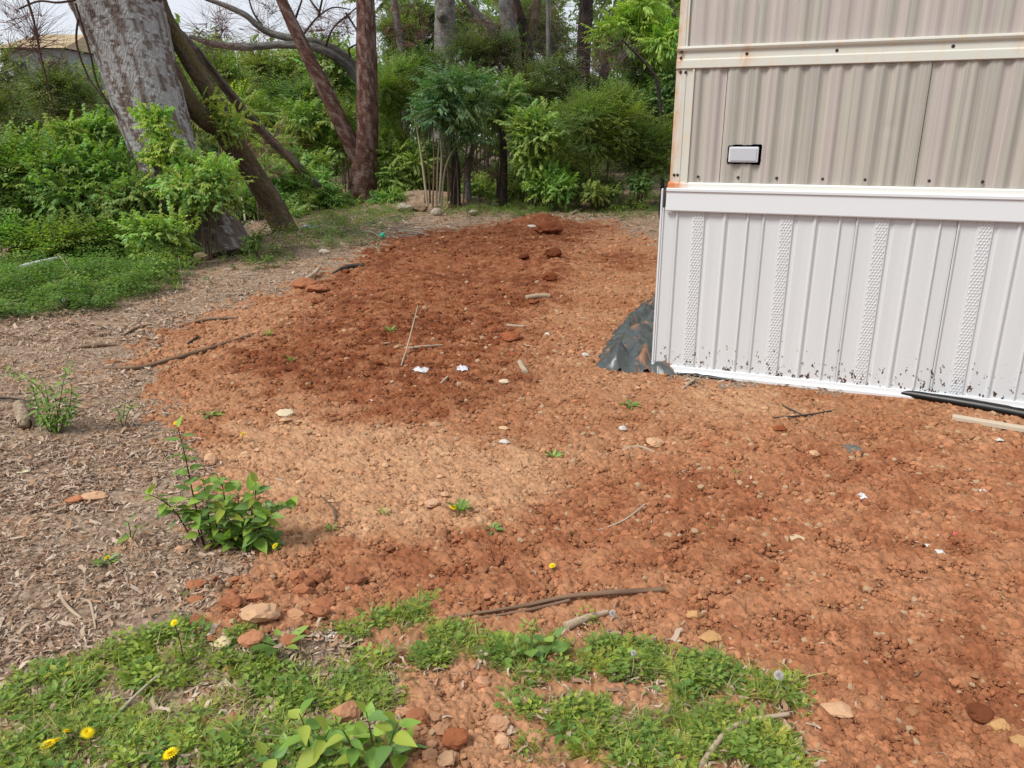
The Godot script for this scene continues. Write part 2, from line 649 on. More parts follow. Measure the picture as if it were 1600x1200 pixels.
# a shrub whose crown fills an ellipse of the photograph at distance d
func shrub(called: String, label: String, group: String, px: float, py: float, rx: float, ry: float, d: float, kind: String, count: int, col: Color, size: float, stems: int = 5, lobe_n: int = 9, stem_kind: String = "") -> Node3D:
	var c := at(px, py, d)
	var k := metre_per_pixel(c)
	var ax := rx * k
	var ay := ry * k
	var base := Vector3(c.x, height(c.x, c.z), c.z)
	var o := thing(called, label, "shrub", base, group)
	var lobes := []
	for j in lobe_n:
		var v := Vector3(rng.randf_range(-1, 1), rng.randf_range(-1, 1), rng.randf_range(-0.9, 0.9))
		if v.length() > 1.0:
			v = v.normalized()
		var r := minf(ax, ay) * rng.randf_range(0.32, 0.55)
		lobes.append([c + Vector3(v.x * maxf(ax - r, 0.05), v.y * maxf(ay - r, 0.05), v.z * ax * 0.7), r])
	for j in stems:
		var l: Array = lobes[j % lobes.size()]
		var e: Vector3 = l[0] - base
		var f := Vector3(rng.randf_range(-0.15, 0.15), -0.05, rng.randf_range(-0.12, 0.12)) * minf(1.0, ax * 2.0)
		part("stem", tube_mesh([f, f + Vector3(e.x * 0.25, e.y * 0.45, e.z * 0.25), e], [0.012 + 0.012 * ay, 0.006 + 0.006 * ay, 0.003], 5, 8, stem_kind), M.twig, o)
	sprays(o, "foliage", kind, lobes, count, col, size, base)
	return o

func pixel_path(pts: Array) -> Array:   # [x, y, distance, x, y, distance ...]
	var p := []
	for k in range(0, pts.size(), 3):
		p.append(at(pts[k], pts[k + 1], pts[k + 2]))
	return p

func pixel_radii(pts: Array, widths: Array) -> Array:
	var r := []
	for k in widths.size():
		r.append(widths[k] * 0.5 * metre_per_pixel(at(pts[k * 3], pts[k * 3 + 1], pts[k * 3 + 2])))
	return r

func limb(o: Node3D, called: String, pts: Array, widths: Array, sides: int, rings: int, kind: String, rough: float) -> MeshInstance3D:
	var p := pixel_path(pts)
	var q := []
	for v in p:
		q.append((v as Vector3) - o.position)
	return part(called, tube_mesh(q, pixel_radii(pts, widths), sides, rings, kind, rough, o.position.x + q[0].y), M.bark, o)

func tree(called: String, label: String, pts: Array, widths: Array, kind: String, sides: int, rings: int, rough: float, group: String = "") -> Node3D:
	var p: Vector3 = at(pts[0], pts[1], pts[2])
	var o := thing(called, label, "tree", Vector3(p.x, minf(height(p.x, p.z), p.y), p.z), group)
	limb(o, "trunk", pts, widths, sides, rings, kind, rough)
	return o

# ------------------------------------------------------------------ the ground
func zones() -> void:
	var bare := [[600, 1085, 655, 1050, 740, 1052, 825, 1090, 835, 1150, 870, 1240, 610, 1240], [270, 1105, 410, 1062, 430, 1090, 320, 1135], [940, 945, 1010, 955, 1010, 1010, 960, 1000]]
	dug = zone([[560, 388, 625, 366, 800, 346, 960, 350, 900, 385, 875, 420, 870, 470, 830, 510, 820, 560, 800, 610, 760, 640, 680, 655, 600, 650, 520, 640, 440, 610, 340, 590, 380, 545, 470, 500, 500, 470, 480, 450, 560, 420], [920, 395, 1010, 395, 1020, 425, 940, 430]], [], 8)
	low_red = zone([[330, 960, 400, 900, 470, 870, 620, 850, 760, 830, 880, 790, 960, 730, 1080, 690, 1200, 670, 1330, 700, 1650, 690, 3200, 760, 3200, 1240, 1290, 1240, 1260, 1120, 1180, 1050, 1010, 1000, 960, 950, 700, 965, 560, 995, 350, 1010, 310, 990]], [], 8)
	soil = zone([[210, 560, 250, 520, 400, 460, 480, 440, 560, 400, 600, 372, 800, 346, 960, 345, 1060, 400, 1060, 600, 1300, 600, 3600, 600, 3600, 1260, 900, 1260, 640, 1060, 560, 1000, 340, 1020, 300, 960, 400, 880, 330, 800, 300, 700, 240, 640]] + bare)
	pale = zone([[330, 640, 520, 660, 700, 680, 860, 700, 900, 760, 700, 840, 480, 860, 380, 820, 320, 720], [1010, 600, 1060, 598, 1300, 632, 1200, 655, 1050, 640]] + bare, [], 8)
	lawn = zone([[-60, 1085, 120, 1040, 165, 985, 250, 965, 330, 1000, 420, 1015, 560, 985, 680, 955, 740, 975, 860, 985, 960, 965, 1000, 1000, 1080, 1005, 1150, 1030, 1240, 1060, 1262, 1100, 1250, 1260, -60, 1260]], bare)
	verge = zone([[360, 405, 430, 372, 470, 350, 560, 325, 640, 330, 640, 345, 590, 360, 545, 392, 470, 398, 430, 425, 380, 430], [920, 340, 960, 310, 1035, 305, 1035, 335, 960, 345], [690, 335, 700, 325, 870, 320, 920, 325, 880, 340, 760, 345]])
	vines = zone([[-60, 440, 60, 415, 160, 398, 230, 405, 275, 430, 270, 455, 210, 470, 170, 490, 80, 495, -60, 510]])

func soil_color(x: float, z: float) -> Color:
	var w := wander(x, z)
	var s := smoothstep(0.15, 0.85, look(soil, w.x, w.y) + 0.35 * nb.get_noise_2d(x * 9.0, z * 9.0))
	var d := smoothstep(0.1, 0.9, look(dug, w.x, w.y))
	var l := smoothstep(0.05, 0.95, look(low_red, w.x, w.y))
	var p := smoothstep(0.2, 0.8, look(pale, w.x, w.y))
	var n1 := na.get_noise_2d(x * 0.9 + 7.0, z * 0.9)
	var n2 := nb.get_noise_2d(x * 5.0, z * 5.0)
	var n3 := nc.get_noise_2d(x * 24.0, z * 24.0)
	var litter := Color(0.33, 0.215, 0.14).lerp(Color(0.44, 0.32, 0.225), clampf(0.5 + n2 + n3 * 0.5, 0, 1))
	litter = litter.lerp(Color(0.50, 0.26, 0.13), clampf(n2 * 1.6 - 0.25 + n1 * 0.6, 0, 0.8))
	var c := Color(0.50, 0.245, 0.125).lerp(Color(0.41, 0.17, 0.078), clampf(0.45 + n1 * 0.9 + n2 * 0.6, 0, 1))
	c = c.lerp(Color(0.60, 0.33, 0.175), p * clampf(0.7 + n2 * 0.7, 0, 1))
	c = c.lerp(Color(0.47, 0.20, 0.096).lerp(Color(0.335, 0.12, 0.054), clampf(0.18 + n1 * 1.2 + n2 * 0.9, 0, 1)), l * clampf(0.85 + n2 * 0.6, 0, 1))
	c = c.lerp(Color(0.31, 0.105, 0.044).lerp(Color(0.20, 0.06, 0.024), clampf(0.35 + n1 * 1.0 + n2 * 0.8, 0, 1)), d * clampf(0.9 + n2 * 0.5, 0, 1))
	c = litter.lerp(c, s)
	var k := 1.0 + n3 * 0.34
	return Color(c.r * k * 0.97, c.g * k * 1.0, c.b * k * 1.04)

func make_ground() -> void:
	var us := []
	for k in range(-9, 0):
		us.append(-0.56 - 0.16 * pow(1.55, -k - 1) * 1.0)
	us.sort()
	var nu := 760
	for k in nu + 1:
		us.append(-0.56 + 1.12 * k / nu)
	for k in range(9):
		us.append(0.56 + 0.16 * pow(1.55, k))
	var zs := [8.0, 4.0, 2.0, 1.0, 0.3, -0.3, -0.7, -1.0]
	var z := -1.15
	while z > -24.0:
		zs.append(z)
		z -= maxf(0.0052, 0.0043 * -z)
	for q in [-25.0, -27.0, -30.0, -35.0, -45.0, -60.0, -90.0, -140.0, -220.0, -400.0]:
		zs.append(q)
	var cols := us.size()
	var b := MB.new()
	b.v.resize(cols * zs.size())
	b.n.resize(cols * zs.size())
	b.c.resize(cols * zs.size())
	b.uv.resize(cols * zs.size())
	for r in zs.size():
		var zz: float = zs[r]
		var spread := maxf(3.0 - zz, 4.15) if zz < -1.0 else 4.15 - (zz + 1.0) * -6.0
		for q in cols:
			var x: float = us[q] * spread
			var y := height(x, zz)
			var k := r * cols + q
			if zz > -24.0 and zz < -1.1:
				var w := wander(x, zz)
				var s := smoothstep(0.3, 0.7, look(soil, w.x, w.y))
				var near := clampf(1.6 - -zz * 0.05, 0.5, 1.0)
				var d := look(dug, x, zz) + look(low_red, x, zz) * 0.7
				var foot := (x - 0.86) * -0.3686 + (zz + 4.49) * 0.9296
				if x > 0.8 and foot < 0.25:
					s *= clampf((foot - 0.04) * 5.0, 0, 1)
				y += s * (0.016 + 0.012 * d) * nb.get_noise_2d(x * 7.0, zz * 7.0)
				y += s * 0.016 * (0.35 - absf(nc.get_noise_2d(x * 14.0, zz * 14.0))) + (0.3 + 0.7 * s) * 0.010 * near * nc.get_noise_2d(x * 45.0 + 9.0, zz * 45.0)
				b.c[k] = soil_color(x, zz)
			else:
				b.c[k] = Color(0.16, 0.12, 0.08)
			b.v[k] = Vector3(x, y, zz)
			b.uv[k] = Vector2(x, zz)
	for r in zs.size():
		for q in cols:
			var l := b.v[r * cols + maxi(q - 1, 0)]
			var rr := b.v[r * cols + mini(q + 1, cols - 1)]
			var n := b.v[maxi(r - 1, 0) * cols + q]
			var f := b.v[mini(r + 1, zs.size() - 1) * cols + q]
			b.n[r * cols + q] = (n - f).cross(rr - l).normalized()
	b.i.resize((cols - 1) * (zs.size() - 1) * 6)
	var e := 0
	for r in zs.size() - 1:
		for q in cols - 1:
			var a := r * cols + q
			b.i[e] = a
			b.i[e + 1] = a + cols
			b.i[e + 2] = a + 1
			b.i[e + 3] = a + 1
			b.i[e + 4] = a + cols
			b.i[e + 5] = a + cols + 1
			e += 6
	structure("ground", b.mesh(), M.ground)

# loose bits lying on the ground; keep(x, z) says how likely one lies there
func strewn(called: String, meshes: Array, mat: Material, bands: Array, rule: String) -> void:
	var sets := []
	for m in meshes:
		sets.append([[], []])
	for b in bands:      # nearest, farthest, number, smallest, largest, half width over distance
		for k in b[2]:
			var t := rng.randf()
			var z: float = -1.0 / lerpf(1.0 / b[0], 1.0 / b[1], t)
			var x := rng.randf_range(-1, 1) * (0.78 * -z + 0.75)
			var w := wander(x, z)
			var s := smoothstep(0.3, 0.7, look(soil, w.x, w.y))
			var size: float = lerpf(b[3], b[4], pow(rng.randf(), 4.0))
			var c := Color.WHITE
			var y := height(x, z)
			var basis := Basis.from_euler(Vector3(rng.randf_range(-0.6, 0.6), rng.randf() * TAU, rng.randf_range(-0.6, 0.6)))
			if rule == "crumb":
				if x > 0.8 and absf((x - 0.86) * -0.3686 + (z + 4.49) * 0.9296) < 0.075:
					continue
				if rng.randf() > s * (1.0 - 0.6 * look(pale, x, z)) + 0.05 or look(lawn, x, z) > 0.6:
					continue
				var sc := soil_color(x, z)
				var g := rng.randf_range(0.78, 1.2)
				c = Color(sc.r * g, sc.g * g, sc.b * g)
				if rng.randf() < 0.04:
					c = Color(0.5, 0.33, 0.2)
				basis = basis.scaled(Vector3.ONE * size * (1.0 - 0.35 * look(pale, x, z)))
			elif rule == "flake":
				var far := 1.0 if z > -14.0 else 0.7
				if rng.randf() < (s * 0.985 if s < 0.85 else 0.997) - 0.25 * clampf(look(lawn, x, z), 0, 1) or rng.randf() > far:
					continue
				if nb.get_noise_2d(x * 2.0 + 31.0, z * 2.0) > 0.24 and rng.randf() < 0.75:
					continue
				var tone := rng.randf()
				c = Color(0.34, 0.24, 0.17).lerp(Color(0.55, 0.425, 0.32), tone * tone) if rng.randf() < 0.62 else Color(0.14, 0.085, 0.055).lerp(Color(0.42, 0.25, 0.15), tone)
				basis = Basis.from_euler(Vector3(rng.randf_range(-0.35, 0.35), rng.randf() * TAU, rng.randf_range(-0.35, 0.35))).scaled(Vector3.ONE * size)
				y += rng.randf() * 0.008
			var q := rng.randi() % meshes.size()
			sets[q][0].append(Transform3D(basis, Vector3(x, y, z)))
			sets[q][1].append(c)
	for q in meshes.size():
		var o := scatter(called, meshes[q], mat, sets[q][0], sets[q][1])
		o.set_meta("label", {"crumb": "fine crumbs of red and tan clay covering the dug yard", "flake": "dry grey brown leaf litter covering the unturned ground"}[rule])
		o.set_meta("category", {"crumb": "soil", "flake": "leaf litter"}[rule])
	
func sward(called: String, label: String, kind: String, mask: PackedFloat32Array, x0: float, x1: float, z0: float, z1: float, n: int, size: float, cols: Array, patch: float, lift: float = 0.0) -> void:
	var sets := [[[], []], [[], []]]
	for k in n:
		var x := rng.randf_range(x0, x1)
		var z := rng.randf_range(z0, z1)
		var w := wander(x, z)
		var p := look(mask, w.x, w.y)
		if p < 0.4 or (patch > 0.0 and nb.get_noise_2d(x * 2.6 + 70.0, z * 3.6) + 0.4 * nb.get_noise_2d(x * 9.0, z * 9.0) < -0.02 - 0.25 * (p - 0.4)) or nb.get_noise_2d(x * 6.0 + patch * 40.0, z * 6.0) < patch - 0.5 * (p - 0.4):
			continue
		var q := rng.randi() % 2
		var s := size * rng.randf_range(0.6, 1.3)
		sets[q][0].append(Transform3D(Basis.from_euler(Vector3(rng.randf_range(-0.3, 0.3), rng.randf() * TAU, rng.randf_range(-0.3, 0.3))).scaled(Vector3.ONE * s), Vector3(x, height(x, z) + lift * rng.randf() * (1.0 + 2.0 * nb.get_noise_2d(x * 2.2 + 5.0, z * 2.2)), z)))
		var c: Color = cols[rng.randi() % cols.size()]
		sets[q][1].append(tint(c, 0.25))
	for q in 2:
		var o := scatter(called, S[kind][q], M.leaf, sets[q][0], sets[q][1])
		o.set_meta("label", label)
		o.set_meta("category", "weeds")

# ------------------------------------------------------------------ the mobile home
func strip(b: MB, profile: Array, s0: float, s1: float, ds: float, along_x: bool, shade: Callable, uv_of: Callable) -> void:
	# profile: [across, out] pairs; swept along s (along_x) or along height
	var n := maxi(1, int(ceil((s1 - s0) / ds)))
	for k in profile.size() - 1:
		var p: Array = profile[k]
		var q: Array = profile[k + 1]
		var nn: Vector3
		if along_x:
			nn = Vector3(0, -(q[1] - p[1]), q[0] - p[0]).normalized()
		else:
			nn = Vector3(-(q[1] - p[1]), 0, q[0] - p[0]).normalized()
		var base := b.v.size()
		for j in n + 1:
			var s := lerpf(s0, s1, float(j) / n)
			for e in [p, q]:
				var v := Vector3(s, e[0], e[1]) if along_x else Vector3(e[0], s, e[1])
				b.vert(v, nn, shade.call(v), uv_of.call(v))
		for j in n:
			var a := base + j * 2
			var order := [a, a + 1, a + 3, a, a + 3, a + 2] if along_x else [a, a + 2, a + 3, a, a + 3, a + 1]
			for o in order:
				b.i.append(o)

func siding_texture(pinker: float, seed_at: int) -> ImageTexture:
	var im := Image.create(1024, 64, false, Image.FORMAT_RGB8)
	var f := FastNoiseLite.new()
	f.seed = seed_at
	f.frequency = 1.0
	f.fractal_type = FastNoiseLite.FRACTAL_NONE
	for x in 1024:
		var a := TAU * x / 1024.0
		var ca := cos(a)
		var sa := sin(a)
		for y in 64:
			var v := y * 0.004
			var wide := f.get_noise_3d(ca * 1.6, sa * 1.6, v * 0.3)
			var mid := f.get_noise_3d(ca * 6.0 + 9.0, sa * 6.0, v * 0.7)
			var thin := f.get_noise_3d(ca * 26.0 + 30.0, sa * 26.0, v * 1.5)
			var hair := f.get_noise_3d(ca * 80.0 + 60.0, sa * 80.0, v * 3.0)
			var c := Color(0.41, 0.38, 0.325)
			c = c.lerp(Color(0.29, 0.275, 0.245), clampf(0.3 + mid * 1.2 + thin * 0.6, 0, 1) * 0.75)
			c = c.lerp(Color(0.47, 0.385, 0.375), clampf(pinker + wide * 1.8 + thin * 0.6, 0, 1) * 0.65)
			c = c.lerp(Color(0.53, 0.49, 0.42), clampf(hair * 1.3 + thin * 0.9 - 0.05, 0, 1) * 0.7)
			im.set_pixel(x, y, c.linear_to_srgb())
	return ImageTexture.create_from_image(im)

func skirting_texture() -> ImageTexture:
	var w := 1400
	var h := 640
	var im := Image.create(w, h, false, Image.FORMAT_RGB8)
	var f := FastNoiseLite.new()
	f.seed = 5
	f.frequency = 0.02
	var white := Color(0.63, 0.64, 0.645)
	for y in h:
		for x in w:
			var c := white
			var k := 1.0 + 0.012 * f.get_noise_2d(x * 6.0, y * 0.5)
			c = Color(c.r * k, c.g * k, c.b * k)
			var up := (h - y) / float(h)      # share of the height above the ground
			if up < 0.4:
				var dust := f.get_noise_2d(x * 5.0, y * 2.0) + 0.6 * f.get_noise_2d(x * 19.0, y * 9.0) - 0.28 - up * 1.5
				if dust > 0.0:
					c = c.lerp(Color(0.60, 0.50, 0.42), minf(dust * 1.1, 0.45))
			if up < 0.24:
				var s := x / float(w) * 2.4
				var cl := f.get_noise_2d(s * 420.0, 7.0) * 0.16
				var speck := f.get_noise_2d(x * 2.3, y * 1.3 + 300.0) + 0.6 * f.get_noise_2d(x * 7.0 + 77.0, y * 3.6)
				if speck > 0.37 + maxf(up - 0.05, 0.0) * 2.6 - cl * 1.6:
					c = Color(0.075, 0.042, 0.028)
			im.set_pixel(x, y, c.linear_to_srgb())
	return ImageTexture.create_from_image(im)

func plain_white(_v: Vector3) -> Color:
	return Color.WHITE

func no_uv(_v: Vector3) -> Vector2:
	return Vector2.ZERO

func cream(v: Vector3) -> Color:
	var c := Color(0.60, 0.585, 0.52)
	var n := nb.get_noise_3d(v.x * 22.0, v.y * 9.0, 3.0)
	var n2 := nc.get_noise_3d(v.x * 60.0, v.y * 14.0, 1.0)
	c = c.lerp(Color(0.68, 0.50, 0.30), clampf(n * 1.2 - 0.15, 0, 0.55))
	var rust := 0.0
	if v.x < 0.075:
		rust = (0.075 - v.x) * 16.0 + n2 * 0.6 - 0.1
	for s in [0.395, 1.05, 1.62]:
		if v.y > 1.68:
			rust = maxf(rust, (0.34 if s < 0.5 else 0.1) - absf(v.x - s) * 10.0 + n2 * 0.4)
	c = c.lerp(Color(0.58, 0.26, 0.085), clampf(rust, 0, 0.75))
	return c

func rail_color(v: Vector3) -> Color:
	var n2 := nc.get_noise_3d(v.x * 60.0, v.y * 40.0, 1.0)
	return Color(0.72, 0.71, 0.66).lerp(Color(0.55, 0.17, 0.035), clampf((0.15 - v.x) * 11.0 + n2 * 0.5, 0, 0.95))

func corrugated(s: float) -> float:
	var t := fposmod(s, 0.1) / 0.1
	return 0.012 * smoothstep(0.0, 0.22, t) * (1.0 - smoothstep(0.55, 0.82, t)) + 0.0015 * sin(t * TAU * 2.0)

func siding_panel(s0: float, s1: float, h0: float, h1: float, wave: float) -> ArrayMesh:
	var b := MB.new()
	var n := int((s1 - s0) / 0.008) + 1
	var rows := 24
	for r in rows + 1:
		var h := lerpf(h0, h1, float(r) / rows)
		for k in n + 1:
			var s := lerpf(s0, s1, float(k) / n)
			var dent := 0.0
			if h0 < 1.5:
				dent = -0.007 * exp(-((s - 1.12) / 0.025) ** 2 - ((h - 1.40) / 0.012) ** 2)
			var z := corrugated(s) * (0.6 + 0.4 * wave) + dent + 0.0015 * na.get_noise_2d(s * 3.0, h * 3.0)
			var sl := (corrugated(s + 0.003) - corrugated(s - 0.003)) / 0.006
			b.vert(Vector3(s, h, z), Vector3(-sl, 0, 1).normalized(), Color.WHITE, Vector2(s * 0.93 + wave * 0.37, h))
	for r in rows:
		for k in n:
			var a := r * (n + 1) + k
			for q in [a, a + n + 1, a + 1, a + 1, a + n + 1, a + n + 2]:
				b.i.append(q)
	renormal(b)
	return b.mesh()

func mobile_home() -> void:
	var corner := Vector3(0.86, 0.0, -4.49)
	var w := Vector3(0.9296, 0, 0.3686).normalized()
	var frame := Transform3D(Basis(w, Vector3.UP, w.cross(Vector3.UP)), corner)
	var o := thing("mobile_home", "end of a weathered beige mobile home with corrugated metal siding", "mobile home", corner)
	o.transform = frame
	var lower := paint(Color.WHITE, 0.5, 0.4)
	lower.albedo_texture = siding_texture(0.1, 11)
	lower.vertex_color_use_as_albedo = false
	var upper := paint(Color.WHITE, 0.5, 0.4)
	upper.albedo_texture = siding_texture(0.75, 23)
	var trim := paint(Color.WHITE, 0.45, 0.4)
	var wide := 4.3
	# lower and upper courses of siding
	var seams := [0.125, 0.305, 1.27, 2.235, 3.2, wide]
	for k in seams.size() - 1:
		part("siding_panel", siding_panel(seams[k] + (0.0015 if k else 0.0), seams[k + 1] - 0.0015, 1.113, 1.72, 1.0), lower, o)
	var tops := [0.075, 2.1, 3.2, wide]
	for k in tops.size() - 1:
		part("siding_panel", siding_panel(tops[k] + (0.0015 if k else 0.0), tops[k + 1] - 0.0015, 1.80, 3.42, 0.2), upper, o)
	var b := MB.new()
	b.box(Vector3(wide * 0.5 + 0.02, 2.27, -7.02), Vector3(wide * 0.5 - 0.025, 0, 0), Vector3(0, 1.18, 0), Vector3(0, 0, 7.0), 0.01, Color(0.1, 0.09, 0.08))
	part("wall_core", b.mesh(), M.clod, o)
	b = MB.new()
	for k in 28:
		b.box(Vector3(0.033, 2.27, -0.3 - k * 0.5), Vector3(0.006, 0, 0), Vector3(0, 1.15, 0), Vector3(0, 0, 0.246), 0.004, Color(0.42, 0.39, 0.34))
	part("side_siding", b.mesh(), trim, o)
	b = MB.new()
	b.box(Vector3(wide * 0.5, 3.5, -7.0), Vector3(wide * 0.5 + 0.1, 0, 0), Vector3(0, 0.05, 0), Vector3(0, 0, 7.1), 0.02, Color(0.6, 0.58, 0.55))
	part("roof", b.mesh(), trim, o)
	# trims
	b = MB.new()
	strip(b, [[1.70, 0.004], [1.701, 0.020], [1.704, 0.023], [1.742, 0.021], [1.750, 0.011], [1.783, 0.010], [1.790, 0.022], [1.800, 0.027], [1.808, 0.025], [1.812, 0.017], [1.812, 0.0]], 0.034, wide, 0.012, true, cream, no_uv)
	part("belt_trim", b.mesh(), trim, o)
	b = MB.new()
	strip(b, [[0.033, -0.06], [0.034, 0.007], [0.037, 0.011], [0.060, 0.011], [0.064, 0.0155], [0.088, 0.0155], [0.092, 0.011], [0.122, 0.011], [0.124, 0.019], [0.133, 0.019], [0.1345, 0.0]], 1.11, 1.6995, 0.02, false, cream, no_uv)
	part("corner_trim", b.mesh(), trim, o)
	b = MB.new()
	strip(b, [[0.033, -0.06], [0.034, 0.007], [0.037, 0.011], [0.058, 0.011], [0.061, 0.0155], [0.073, 0.0155], [0.076, 0.012], [0.086, 0.012], [0.087, 0.0]], 1.8125, 3.42, 0.02, false, cream, no_uv)
	part("corner_trim", b.mesh(), trim, o)
	b = MB.new()
	strip(b, [[1.078, 0.0], [1.079, 0.028], [1.104, 0.026], [1.108, 0.018], [1.112, 0.015], [1.112, -0.01]], 0.028, wide, 0.01, true, rail_color, no_uv)
	part("bottom_rail", b.mesh(), trim, o)
	# screws
	b = MB.new()
	for q in 10:
		var a1 := TAU * q / 10.0
		var a2 := TAU * (q + 1) / 10.0
		var p1 := Vector3(cos(a1), sin(a1), 0) * 0.0085
		var p2 := Vector3(cos(a2), sin(a2), 0) * 0.0085
		b.tri(Vector3(0, 0, 0.004), p2 * 0.6 + Vector3(0, 0, 0.0035), p1 * 0.6 + Vector3(0, 0, 0.0035))
		b.quad(p1 * 0.6 + Vector3(0, 0, 0.0035), p2 * 0.6 + Vector3(0, 0, 0.0035), p2, p1)
	var screw := b.mesh()
	for s in [0.19, 0.405, 0.605, 0.835, 1.04, 1.195 + 0.14, 1.57, 1.8, 2.05]:
		part("screw", screw, M.screw, o, Transform3D(Basis(), Vector3(s, 1.142, 0.0105)))
	for s in [0.395, 0.83, 1.345, 1.86]:
		part("screw", screw, M.screw, o, Transform3D(Basis(), Vector3(s, 1.765 if s < 1.5 else 1.768, 0.0115)))
	for p in [[0.058, 1.785], [0.057, 1.755], [0.058, 1.685], [0.086, 1.683], [0.058, 1.15], [0.077, 1.15]]:
		part("screw", screw, M.screw, o, Transform3D(Basis(), Vector3(p[0], p[1], 0.0165 if p[1] < 1.7 else 0.0225)))
	# small white access cover set in black sealant
	var cover := MB.new()
	cover.box(Vector3(0.424, 1.262, 0.016), Vector3(0.077, 0, 0), Vector3(0, 0.040, 0), Vector3(0, 0, 0.012), 0.003, Color(0.62, 0.63, 0.66))
	var plate := part("vent_cover", cover.mesh(), trim, o)
	b = MB.new()
	b.box(Vector3(0.424, 1.262, 0.0295), Vector3(0.068, 0, 0), Vector3(0, 0.032, 0), Vector3(0, 0, 0.0025), 0.001, Color(0.50, 0.51, 0.54))
	part("panel", b.mesh(), trim, plate)
	b = MB.new()
	var n := 60
	for k in n:
		for e in 2:
			var a := TAU * (k + e) / n
			var d := Vector3(cos(a), sin(a), 0)
			var m := maxf(absf(d.x) / 0.084, absf(d.y) / 0.047)
			var p := d / m
			var wob := 1.0 + 0.05 * nb.get_noise_1d(a * 30.0) + (0.04 if d.x > 0.3 else 0.0)
			var c := Vector3(0.425, 1.262, 0.0)
			b.vert(c + p * 0.88 + Vector3(0, 0, 0.016), Vector3(0, 0, 1), Color.WHITE)
			b.vert(c + p * (0.98 + 0.5 * (wob - 1.0)) + Vector3(0, 0, 0.017), (d * 0.4 + Vector3(0, 0, 1)).normalized(), Color.WHITE)
			b.vert(c + p * (1.09 * wob) + Vector3(0, 0, 0.003), d, Color.WHITE)
		var f := k * 6
		for q in [f, f + 1, f + 3, f + 3, f + 1, f + 4, f + 1, f + 2, f + 4, f + 4, f + 2, f + 5]:
			b.i.append(q)
	part("sealant", b.mesh(), M.caulk, plate)
	skirting(frame, wide)

func skirt_uv(v: Vector3) -> Vector2:
	return Vector2(v.x / 2.4, 1.0 - (v.y - 0.02) / 1.0)

func skirting(frame: Transform3D, wide: float) -> void:
	var o := thing("vinyl_skirting", "white ribbed vinyl skirting with mud spots under the mobile home", "skirting", frame.origin)
	o.transform = frame
	var vinyl := paint(Color.WHITE, 0.38, 0.45)
	vinyl.albedo_texture = skirting_texture()
	var white := paint(Color(0.68, 0.69, 0.70), 0.35, 0.45)
	var z := 0.012
	var s := -0.385
	while s < wide - 0.1:
		var prof := [[0.0, 0.011], [0.005, 0.012], [0.010, 0.009], [0.013, 0.001], [0.05, 0.0], [0.086, 0.001], [0.0885, 0.005], [0.094, 0.006], [0.156, 0.006], [0.159, 0.0], [0.164, -0.005], [0.176, -0.003], [0.184, 0.002], [0.22, 0.0], [0.257, 0.001], [0.262, 0.010], [0.268, 0.0125], [0.274, 0.011], [0.280, 0.003], [0.288, -0.003], [0.30, 0.0], [0.34, 0.001], [0.384, 0.0], [0.387, 0.010], [0.392, 0.012], [0.397, 0.008], [0.402, 0.0], [0.44, -0.001], [0.469, 0.0]]
		var own := []
		for p in prof:
			if s + p[0] > 0.012 and s + p[0] < wide:
				own.append([s + p[0], z + p[1]])
		if own.size() > 2:
			if own[0][0] < 0.05:
				own.push_front([0.006, z + 0.006])
				own.push_front([0.004, z - 0.03])
			var b := MB.new()
			strip(b, own, 0.02, 0.97, 0.48, false, plain_white, skirt_uv)
			var panel := part("panel", b.mesh(), vinyl, o)
			if s + 0.09 > 0.01 and s < 2.6:
				b = MB.new()
				for r in 60:
					for q in 4:
						var c := Vector3(s + 0.0945 + 0.0148 * (q + 0.5) + (0.0074 if r % 2 else 0.0), 0.035 + r * 0.0155, z + 0.0062)
						if c.x > s + 0.152:
							continue
						var hx := Vector3(0.0068, 0, 0)
						var hy := Vector3(0, 0.0125, 0)
						var top := c + Vector3(0.001, 0.002, 0.0045)
						for t in [[-hx, hy], [hy, hx], [hx, -hy], [-hy, -hx]]:
							var k := b.v.size()
							b.tri(top, c + t[1], c + t[0])
							for e in 3:
								b.uv[k + e] = skirt_uv(b.v[k + e])
				part("vent_strip", b.mesh(), vinyl, panel)
		s += 0.47
	var b := MB.new()
	strip(b, [[0.953, 0.018], [0.954, 0.040], [0.960, 0.043], [1.058, 0.040], [1.064, 0.048], [1.076, 0.048], [1.080, 0.042], [1.080, 0.0]], 0.026, wide, 0.5, true, plain_white, no_uv)
	part("top_trim", b.mesh(), white, o)
	b = MB.new()
	strip(b, [[-0.03, 0.046], [0.016, 0.046], [0.019, 0.044], [0.021, 0.030], [0.043, 0.027], [0.046, 0.025], [0.046, 0.012]], 0.0, wide, 0.5, true, plain_white, no_uv)
	part("bottom_track", b.mesh(), white, o)
	b = MB.new()
	b.box(Vector3(-0.002, 0.53, -7.0), Vector3(0.006, 0, 0), Vector3(0, 0.545, 0), Vector3(0, 0, 7.02), 0.003)
	part("side_panel", b.mesh(), white, o)
	b = MB.new()
	b.box(Vector3(wide * 0.5, 0.5, -0.06), Vector3(wide * 0.5 - 0.02, 0, 0), Vector3(0, 0.56, 0), Vector3(0, 0, 0.02), 0.002, Color(0.5, 0.5, 0.5))
	part("backing_board", b.mesh(), white, o)
	b = MB.new()
	tube(b, [Vector3(0.02, 1.09, -0.01), Vector3(-0.012, 1.05, 0.0), Vector3(-0.016, 0.95, 0.0), Vector3(-0.012, 0.9, -0.01)], [0.006], 6, 8, "dark")
	var wire := part("sealant_bead", b.mesh(), M.caulk, o)
	wire.set_meta("label", "black bead at the top corner")

